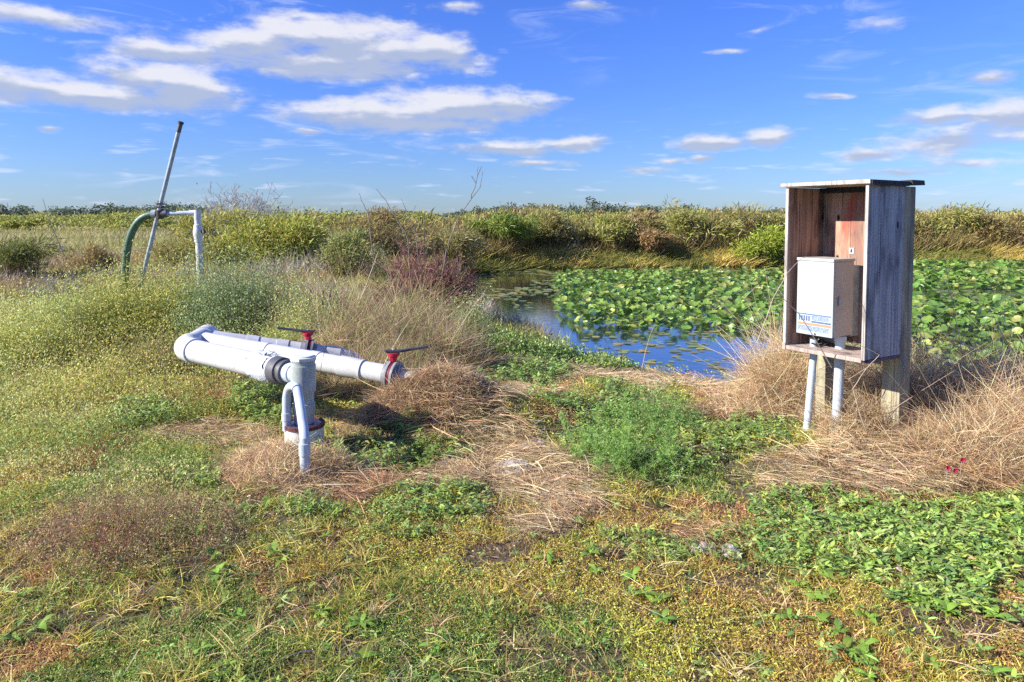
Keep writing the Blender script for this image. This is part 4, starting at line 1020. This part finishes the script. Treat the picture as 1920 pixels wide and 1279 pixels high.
# ---- dead shrubs made of forked twigs
def twigs(name, loc, label, h, spread, n0, col, mat='dry', w0=.02, levels=4, decay=.72, cat='dead shrub', split=3, up=.55, group=None):
    v = Veg(); P = np.zeros((n0, 3)); P[:, :2] = rng.normal(size=(n0, 2)) * spread * .08; D = updir(n0, .55 * spread / h * 1.3); D /= np.linalg.norm(D, axis=1, keepdims=True)
    L_ = np.full(n0, h * .42) * rng.uniform(.7, 1.2, n0); w = w0
    for lv in range(levels):
        n = len(P); B = rng.normal(size=(n, 3)) * (L_ * .12)[:, None]
        v.ribbons(P, D, L_, w, B, jitter(col, n, .15, .04), (1, .85, .65)); v.ribbons(P, D, L_, w, B, jitter(col, n, .15, .04), (1, .85, .65))
        t = rng.uniform(.45, 1, n * split); i = np.repeat(np.arange(n), split)
        P2 = P[i] + D[i] * (L_[i] * t)[:, None] + B[i] * (t ** 2)[:, None]
        D2 = D[i] + rng.normal(size=(n * split, 3)) * .55; D2[:, 2] += .12 * up; D2 /= np.linalg.norm(D2, axis=1, keepdims=True)
        P, D, L_ = P2, D2, L_[i] * rng.uniform(.5, .8, n * split); w *= decay
    o = v.build(name, M[mat], loc=(0, 0, 0)); o.location = loc; tag(o, label, cat, group); return o
p = at(462, 400, 20); twigs('bare_shrub', (p.x, 20, hz(p.x, 20)), 'bare grey twiggy shrub rising above the bushes by the standpipe', 2.45, 1.5, 30, (.52, .51, .48), w0=.026, levels=6, decay=.84)
p = at(795, 560, 10.6); twigs('bare_shrub', (p.x, 10.6, hz(p.x, 10.6)), 'dense purplish red-brown twiggy shrub left of the pond', 1.30, .95, 60, (.36, .19, .155), w0=.016, levels=5, decay=.8)
p = at(600, 560, 9.8); twigs('bare_shrub', (p.x, 9.8, hz(p.x, 9.8)), 'bleached pale twigs above the two grey stakes', .85, .5, 12, (.5, .42, .36), w0=.016, levels=4)
p = at(470, 520, 11.5); twigs('bare_shrub', (p.x, 11.5, hz(p.x, 11.5)), 'pale tangled twigs right of the white standpipe', .95, .9, 18, (.40, .32, .26), w0=.016, levels=4)
p = at(330, 490, 12); twigs('bare_shrub', (p.x, 12, hz(p.x, 12)), 'brownish tangled twigs between pole and standpipe', .95, 1.0, 18, (.34, .24, .2), w0=.016, levels=4)
p = at(90, 470, 12.5); twigs('bare_shrub', (p.x, 12.5, hz(p.x, 12.5)), 'grey tangled twigs at the left behind the pale weeds', .85, 1.3, 22, (.40, .36, .33), w0=.014, levels=4)
p = gnd(215, 1055); twigs('bare_shrub', (p.x, p.y, hz(p.x, p.y)), 'low dark red-brown twiggy plant at the lower left', .24, .34, 12, (.34, .18, .12), w0=.004, levels=5)
v = Veg(); airy(v, p.x, p.y + .12, .55, .36, .25, 13000, [(.52, .36, .20), (.62, .48, .28), (.42, .24, .14), (.55, .48, .18)], stemc=(.36, .22, .14), fleck=(.003, .007))
tag(v.build('seed_head_weed', M['dry'], loc=(p.x, p.y, 0)), 'brown haze of tiny seed heads over the low dark twiggy plant', 'weed')

# tall single stalks
def stalk(pts, r, label, mat='stem', twig=None, name='dead_stalk', group='single dead stalks'):
    e = MB(); P = [at(*q) for q in pts]; fine = []
    for i in range(len(P) - 1):
        for t in (0, .34, .67): fine.append(P[i].lerp(P[i + 1], t) + Vector((random.uniform(-1, 1), 0, random.uniform(-1, 1))) * r * 1.3)
    fine.append(P[-1]); k = len(fine); e.tube(fine, [r * (1 - .75 * i / k) for i in range(k)], 6)
    for tw in (twig or []):
        Q = [at(*q) for q in tw]; e.tube(Q, [r * .6 * (1 - .6 * i / len(Q)) for i in range(len(Q))], 5)
    o = e.build(name, M[mat]); tag(o, label, 'dead stalk', group); return o
stalk([(820, 560, 10.3), (838, 470, 10.3), (856, 415, 10.2), (882, 375, 10.2), (893, 340, 10.1), (897, 312, 10.1)], .011, 'tall curving dead stalk against the sky above the red-brown shrub', 'stem', [[(884, 372, 10.2), (900, 352, 10.2), (905, 322, 10.2)], [(893, 345, 10.1), (884, 330, 10.1)], [(895, 330, 10.1), (903, 312, 10.1)], [(862, 408, 10.2), (846, 398, 10.2)]])
stalk([(770, 560, 10.4), (765, 450, 10.4), (740, 402, 10.4), (722, 375, 10.4), (705, 354, 10.4)], .010, 'leaning dead stalk left of centre pointing up and left', 'stem', [[(742, 404, 10.4), (728, 398, 10.4), (712, 399, 10.4)]])
stalk([(790, 560, 10.5), (780, 440, 10.5), (766, 405, 10.5), (752, 372, 10.5)], .008, 'thin dead stalk just right of the leaning one', 'stem', [[(768, 408, 10.5), (780, 385, 10.5)], [(762, 395, 10.5), (745, 392, 10.5)]])
stalk([(700, 480, 12), (689, 400, 12), (680, 382, 12), (673, 362, 12)], .010, 'short dead stalk on the horizon at far left of the stalk group', 'stem')
stalk([(795, 480, 10.2), (796, 400, 10.2)], .008, 'straight dark upright stalk over the red-brown shrub', 'stem_dark')
stalk([(120, 480, 13), (95, 420, 13), (80, 372, 13)], .010, 'thin dead stalk against the sky at the far left', 'stem', [[(92, 410, 13), (84, 396, 13)]])
stalk([(1560, 690, 4.6), (1500, 590, 4.45), (1455, 545, 4.4), (1400, 530, 4.35), (1350, 522, 4.3)], .0035, 'long pale straw arching left from the box', 'stem_light', [[(1470, 555, 4.4), (1440, 520, 4.4), (1420, 516, 4.4)], [(1420, 535, 4.4), (1395, 560, 4.4)]])
stalk([(1420, 640, 4.2), (1450, 560, 4.2), (1476, 512, 4.2), (1500, 488, 4.3), (1512, 480, 4.35)], .0035, 'pale stalk leaning onto the left edge of the box', 'stem_light', [[(1476, 512, 4.2), (1470, 480, 4.2)]])
stalk([(1620, 800, 4.3), (1600, 730, 4.3), (1625, 690, 4.2), (1650, 665, 4.2), (1600, 640, 4.2)], .0035, 'crooked pale straw crossing in front of the box floor', 'stem_light', [[(1625, 690, 4.2), (1590, 712, 4.2)]])
for (a, b, c_, lab) in (((1830, 860), (1800, 640), (1770, 480), 'tall pale forked stalk over the lotus right of the box'), ((1880, 840), (1875, 700), (1885, 560), 'tall straw-coloured stalk near the right edge'), ((1790, 850), (1795, 720), (1850, 600), 'pale stalk leaning right over the near lotus leaves'),
                       ((1740, 830), (1745, 700), (1728, 600), 'thin pale stalk close behind the box post'), ((1905, 950), (1860, 800), (1835, 690), 'stalk rising from the dry tangle at the right edge')):
    stalk([(a[0], a[1], 4.7), (b[0], b[1], 4.9), (c_[0], c_[1], 5.1)], .004, lab, 'stem_light', [[(b[0], b[1], 4.9), (b[0] + 35, b[1] - 45, 4.9), (b[0] + 48, b[1] - 85, 4.9)], [((b[0] + c_[0]) / 2, (b[1] + c_[1]) / 2, 5.0), ((b[0] + c_[0]) / 2 - 18, (b[1] + c_[1]) / 2 - 40, 5.0)]])
stalk([(1165, 700, 7.4), (1164, 650, 7.4), (1166, 620, 7.4)], .004, 'dark bare twig on the shore in front of the water', 'stem_dark', [[(1164, 672, 7.4), (1140, 650, 7.4)], [(1164, 672, 7.4), (1188, 655, 7.4)], [(1165, 650, 7.4), (1180, 632, 7.4)]], group='twigs on the shore')
stalk([(1205, 690, 7.4), (1215, 640, 7.4), (1228, 610, 7.4)], .004, 'slim tan twig on the shore right of the dark one', 'stem_light', group='twigs on the shore')
stalk([(1490, 1262, 2.75), (1430, 1180, 2.72)], .0035, 'single long straw lying on the grass at the bottom', 'stem_light', group='loose straws')
for (px, py, dz, lab) in ((480, 640, .28, 'fine stalk between the two rows of pipe'),): stalk([(600, 700, 4.3), (612, 640, 4.3), (560, 588, 4.3)], .0016, 'hair-thin stalk crossing the pipes by the grey cap', 'stem_dark', [[(608, 660, 4.3), (622, 620, 4.3)]])

# red flowers in the dry tangle
for i, (px, py, lab) in enumerate(((1777, 877, 'left red blossom in the dry tangle at right'), (1790, 882, 'lower red blossom right of the left one'), (1804, 862, 'upper right red blossom in the dry tangle'))):
    c = at(px, py, 3.85); e = empty('red_flower', (c.x, c.y, c.z), 0, label=lab, cat='flower', group='red blossoms in the dry tangle')
    for k in range(5):
        a_ = k * 1.2566 + i; d = Vector((math.cos(a_) * .9, -.35, math.sin(a_) * .9)).normalized(); s2 = d.cross(Vector((0, -1, 0))).normalized() * .007
        MB().add([(0, 0, 0), d * .009 + s2, d * .019, d * .009 - s2, d * .010 + Vector((0, -.003, 0))], [(0, 1, 4), (1, 2, 4), (2, 3, 4), (3, 0, 4)]).build('petal', M['petal'], e)
    MB().tube([(0, .002, 0), (.01, .03, -.12), (.0, .05, -.3)], .0018, 5).build('stem', M['stem_light'], e)

# ---- water lilies / lotus
print('VEG lotus')
def leaf_template(m=12, seed=0):
    """cupped round leaf with a notch: two rings of quads"""
    rr = np.random.default_rng(seed); V = [(0, 0, -.10)]; F = []
    a = np.linspace(.12, 2 * math.pi - .12, m + 1)
    ph = rr.random() * 6
    for r_, z_ in ((.5, -.04), (1.0, .10)):
        for q in a: V.append((r_ * math.cos(q) * (1 + .06 * math.sin(3 * q + ph)), r_ * math.sin(q) * (1 + .05 * math.sin(4 * q + ph)), z_ * (1 + .9 * math.sin(2 * q + ph)) + .05 * math.sin(5 * q + ph) * r_))
    n1 = 1; n2 = 1 + m + 1
    for k in range(m): F.append((n1 + k, n2 + k, n2 + k + 1, n1 + k + 1))
    for k in range(0, m, 2): F.append((0, n1 + k, n1 + k + 1, n1 + k + 2))
    return np.array(V, float), np.array(F)
TPL = [leaf_template(12, s_) for s_ in range(6)]
def in_lotus(x, y):
    px = 960 + FOC * x / y; py = HORIZON + FOC * (CAM_H - WATER_Z) / y
    n = (fbm(x, y, 1.4, 3, 3) - .5) * 90
    a = (py < 630 + n * .35 - np.clip(1120 - px, 0, 400) * .33) & (px > 1045 + n * .8 + np.clip(py - 572, 0, 55) * 1.2 + np.clip(py - 627, 0, 200) * 4.0) & (px < 1530) & (py > 514)
    b = (px > 1700) & (py > 572 + n * .25) & (py < 800)
    c = (px > 1640) & (py > 500) & (py < 548 + n * .2)
    d = (px > 1480) & (px <= 1700) & (py > 514) & (py < 740)
    return (a | b | c | d) & (pond_sd(x, y) < -.12)
def rot_from(az, tx, ty):
    return Matrix.Rotation(az, 4, 'Z') @ Matrix.Rotation(tx, 4, 'X') @ Matrix.Rotation(ty, 4, 'Y')
n = 90000; y = np.sqrt(rng.uniform(7.0 ** 2, 26.5 ** 2, n)); x = rng.uniform(.03, .85, n) * y * .95
ok = in_lotus(x, y); x, y = x[ok], y[ok]
# keep a minimum spacing so that every leaf can be seen
order = np.argsort(rng.random(len(x))); kept = []; cell = {}
for i in order:
    s_ = .048 + .0033 * y[i]; key = (int(x[i] / .15), int(y[i] / .15)); bad = False
    for a in (-1, 0, 1):
        for b in (-1, 0, 1):
            for j in cell.get((key[0] + a, key[1] + b), ()):
                if (x[j] - x[i]) ** 2 + (y[j] - y[i]) ** 2 < s_ * s_: bad = True; break
    if not bad: kept.append(i); cell.setdefault(key, []).append(i)
x, y = x[kept], y[kept]; n = len(x); print('lotus leaves', n)
size = rng.uniform(.035, .095, n) * np.where(x / y > .5, 1.12, .95); hgt = rng.uniform(.0, .17, n) * (.4 + fbm(x, y, .9, 5, 2)) * np.where(x / y > .5, 1.5, 1); tilt = rng.normal(size=(n, 2)) * .42 + [0.16, 0]
vis = np.argsort(-(size / y)); big = vis[:300]; rest = vis[300:]
COLS_L = [(.15, .28, .055), (.19, .33, .07), (.11, .22, .045), (.25, .37, .08), (.16, .29, .055), (.36, .42, .12)]
lm = []
for k, (V, F) in enumerate(TPL):
    for c_i in range(3):
        v = Veg(); col = np.array([COLS_L[(k + 2 * c_i) % 6]]); v.poly(V[None], F, col)
        V3 = np.array([[(-.03, 0, -.1), (.03, 0, -.1), (.03, 0, -3.2), (-.03, 0, -3.2)]]); v.poly(V3, [(0, 1, 2, 3)], np.array([[.12, .2, .05]]))
        me_o = v.build('lotus_leaf', M['lotus']); me = me_o.data; scene.collection.objects.unlink(me_o); bpy.data.objects.remove(me_o)
        for p_ in me.polygons: p_.use_smooth = True
        lm.append(me)
for i in big:
    o = bpy.data.objects.new('lotus_leaf', lm[random.randrange(len(lm))]); scene.collection.objects.link(o)
    s_ = float(size[i]); o.location = (float(x[i]), float(y[i]), WATER_Z + .02 + float(hgt[i]) + s_ * .3)
    o.rotation_euler = rot_from(random.random() * 6.28, float(tilt[i, 0]), float(tilt[i, 1])).to_euler(); o.scale = (s_, s_, s_)
    right = x[i] / y[i] > .56
    tag(o, 'round green lotus leaf in the near bed right of the box' if right else 'round green lotus leaf in the bed left of the box', 'lotus leaf', 'lotus leaves right of the box' if right else 'lotus leaves left of the box')
v = Veg()
for i in rest:
    V, F = TPL[i % 6]; Mx = np.array(rot_from(rng.random() * 6.28, tilt[i, 0], tilt[i, 1]).to_3x3())
    Q = (V * size[i]) @ Mx.T + [x[i], y[i], WATER_Z + .02 + hgt[i] + size[i] * .3]
    v.poly(Q[None], F, jitter(COLS_L[rng.integers(6)], 1, .15, .05))
o = v.build('lotus_bed', M['lotus']); o['kind'] = 'stuff'
# flat pads and scraps floating in open water
n = 9000; y = np.sqrt(rng.uniform(8.3 ** 2, 24.5 ** 2, n)); x = rng.uniform(-.09, .8, n) * y
nn = fbm(x * 1.0, y * .6, 1.3, 15, 4); py = HORIZON + FOC * (CAM_H - WATER_Z) / y; px = 960 + FOC * x / y
w = np.where(py < 556, nn > .40, np.where(px < 1040, nn > .60, nn > .49)); w &= pond_sd(x, y) < -.08
w &= rng.random(n) < .55
x, y = x[w], y[w]; n = len(x); s_ = rng.uniform(.025, .085, n) * (1 + .5 * (y > 15)); a = rng.random(n) * 6.28
v = Veg(); m = 8; th = np.linspace(.2, 6.1, m)
ring = np.stack([np.cos(th)[None] * s_[:, None], np.sin(th)[None] * s_[:, None] * rng.uniform(.6, 1, n)[:, None], np.zeros((n, m))], 2)
ca, sa = np.cos(a)[:, None], np.sin(a)[:, None]
V = np.stack([ring[..., 0] * ca - ring[..., 1] * sa + x[:, None], ring[..., 0] * sa + ring[..., 1] * ca + y[:, None], np.full((n, m), WATER_Z + .006) + rng.uniform(0, .008, (n, 1))], 2)
v.poly(V, [(0, 1, 2, 3), (0, 3, 4, 7), (4, 5, 6, 7)], jitter(pick([(.28, .34, .10), (.34, .36, .14), (.20, .28, .07), (.42, .36, .10), (.30, .33, .2)], n), n, .18, .06))
v.build('floating_pads', M['leaf'])['kind'] = 'stuff'; print('pads', n)

# ---- horizon: hedge of the open field and the far trees
print('VEG far')
far = Veg()
for k_ in range(260):
    y = random.uniform(70, 120); x = random.uniform(-1.05, 1.05) * y
    leafball(far, (x, y, 1.0), (random.uniform(2, 4), 2, random.uniform(.7, 1.15)), 420, [(.36, .36, .08), (.28, .32, .07), (.44, .42, .13)], .35, .16, lobes=4)
far.build('field_hedge', M['grass'])['kind'] = 'stuff'
far = Veg()
for k_ in range(750):
    y = random.uniform(330, 420); x = random.uniform(-1.0, 1.0) * y
    q = float(fbm(np.array([x]), np.array([0.0]), 60, 3, 3)[0]); rz = (.9 + 2.8 * max(0, q - .45) * 3) * random.uniform(.7, 1.2)
    leafball(far, (x, y, rz * .8), (random.uniform(4, 9), 4, rz), 260, [(.15, .18, .12), (.17, .21, .13), (.13, .16, .11)], 1.0, .8, lobes=4)  # leaf colours lightened so distance haze is put into them
far.build('far_wood', M['grass'])['kind'] = 'stuff'
print('VEG done')
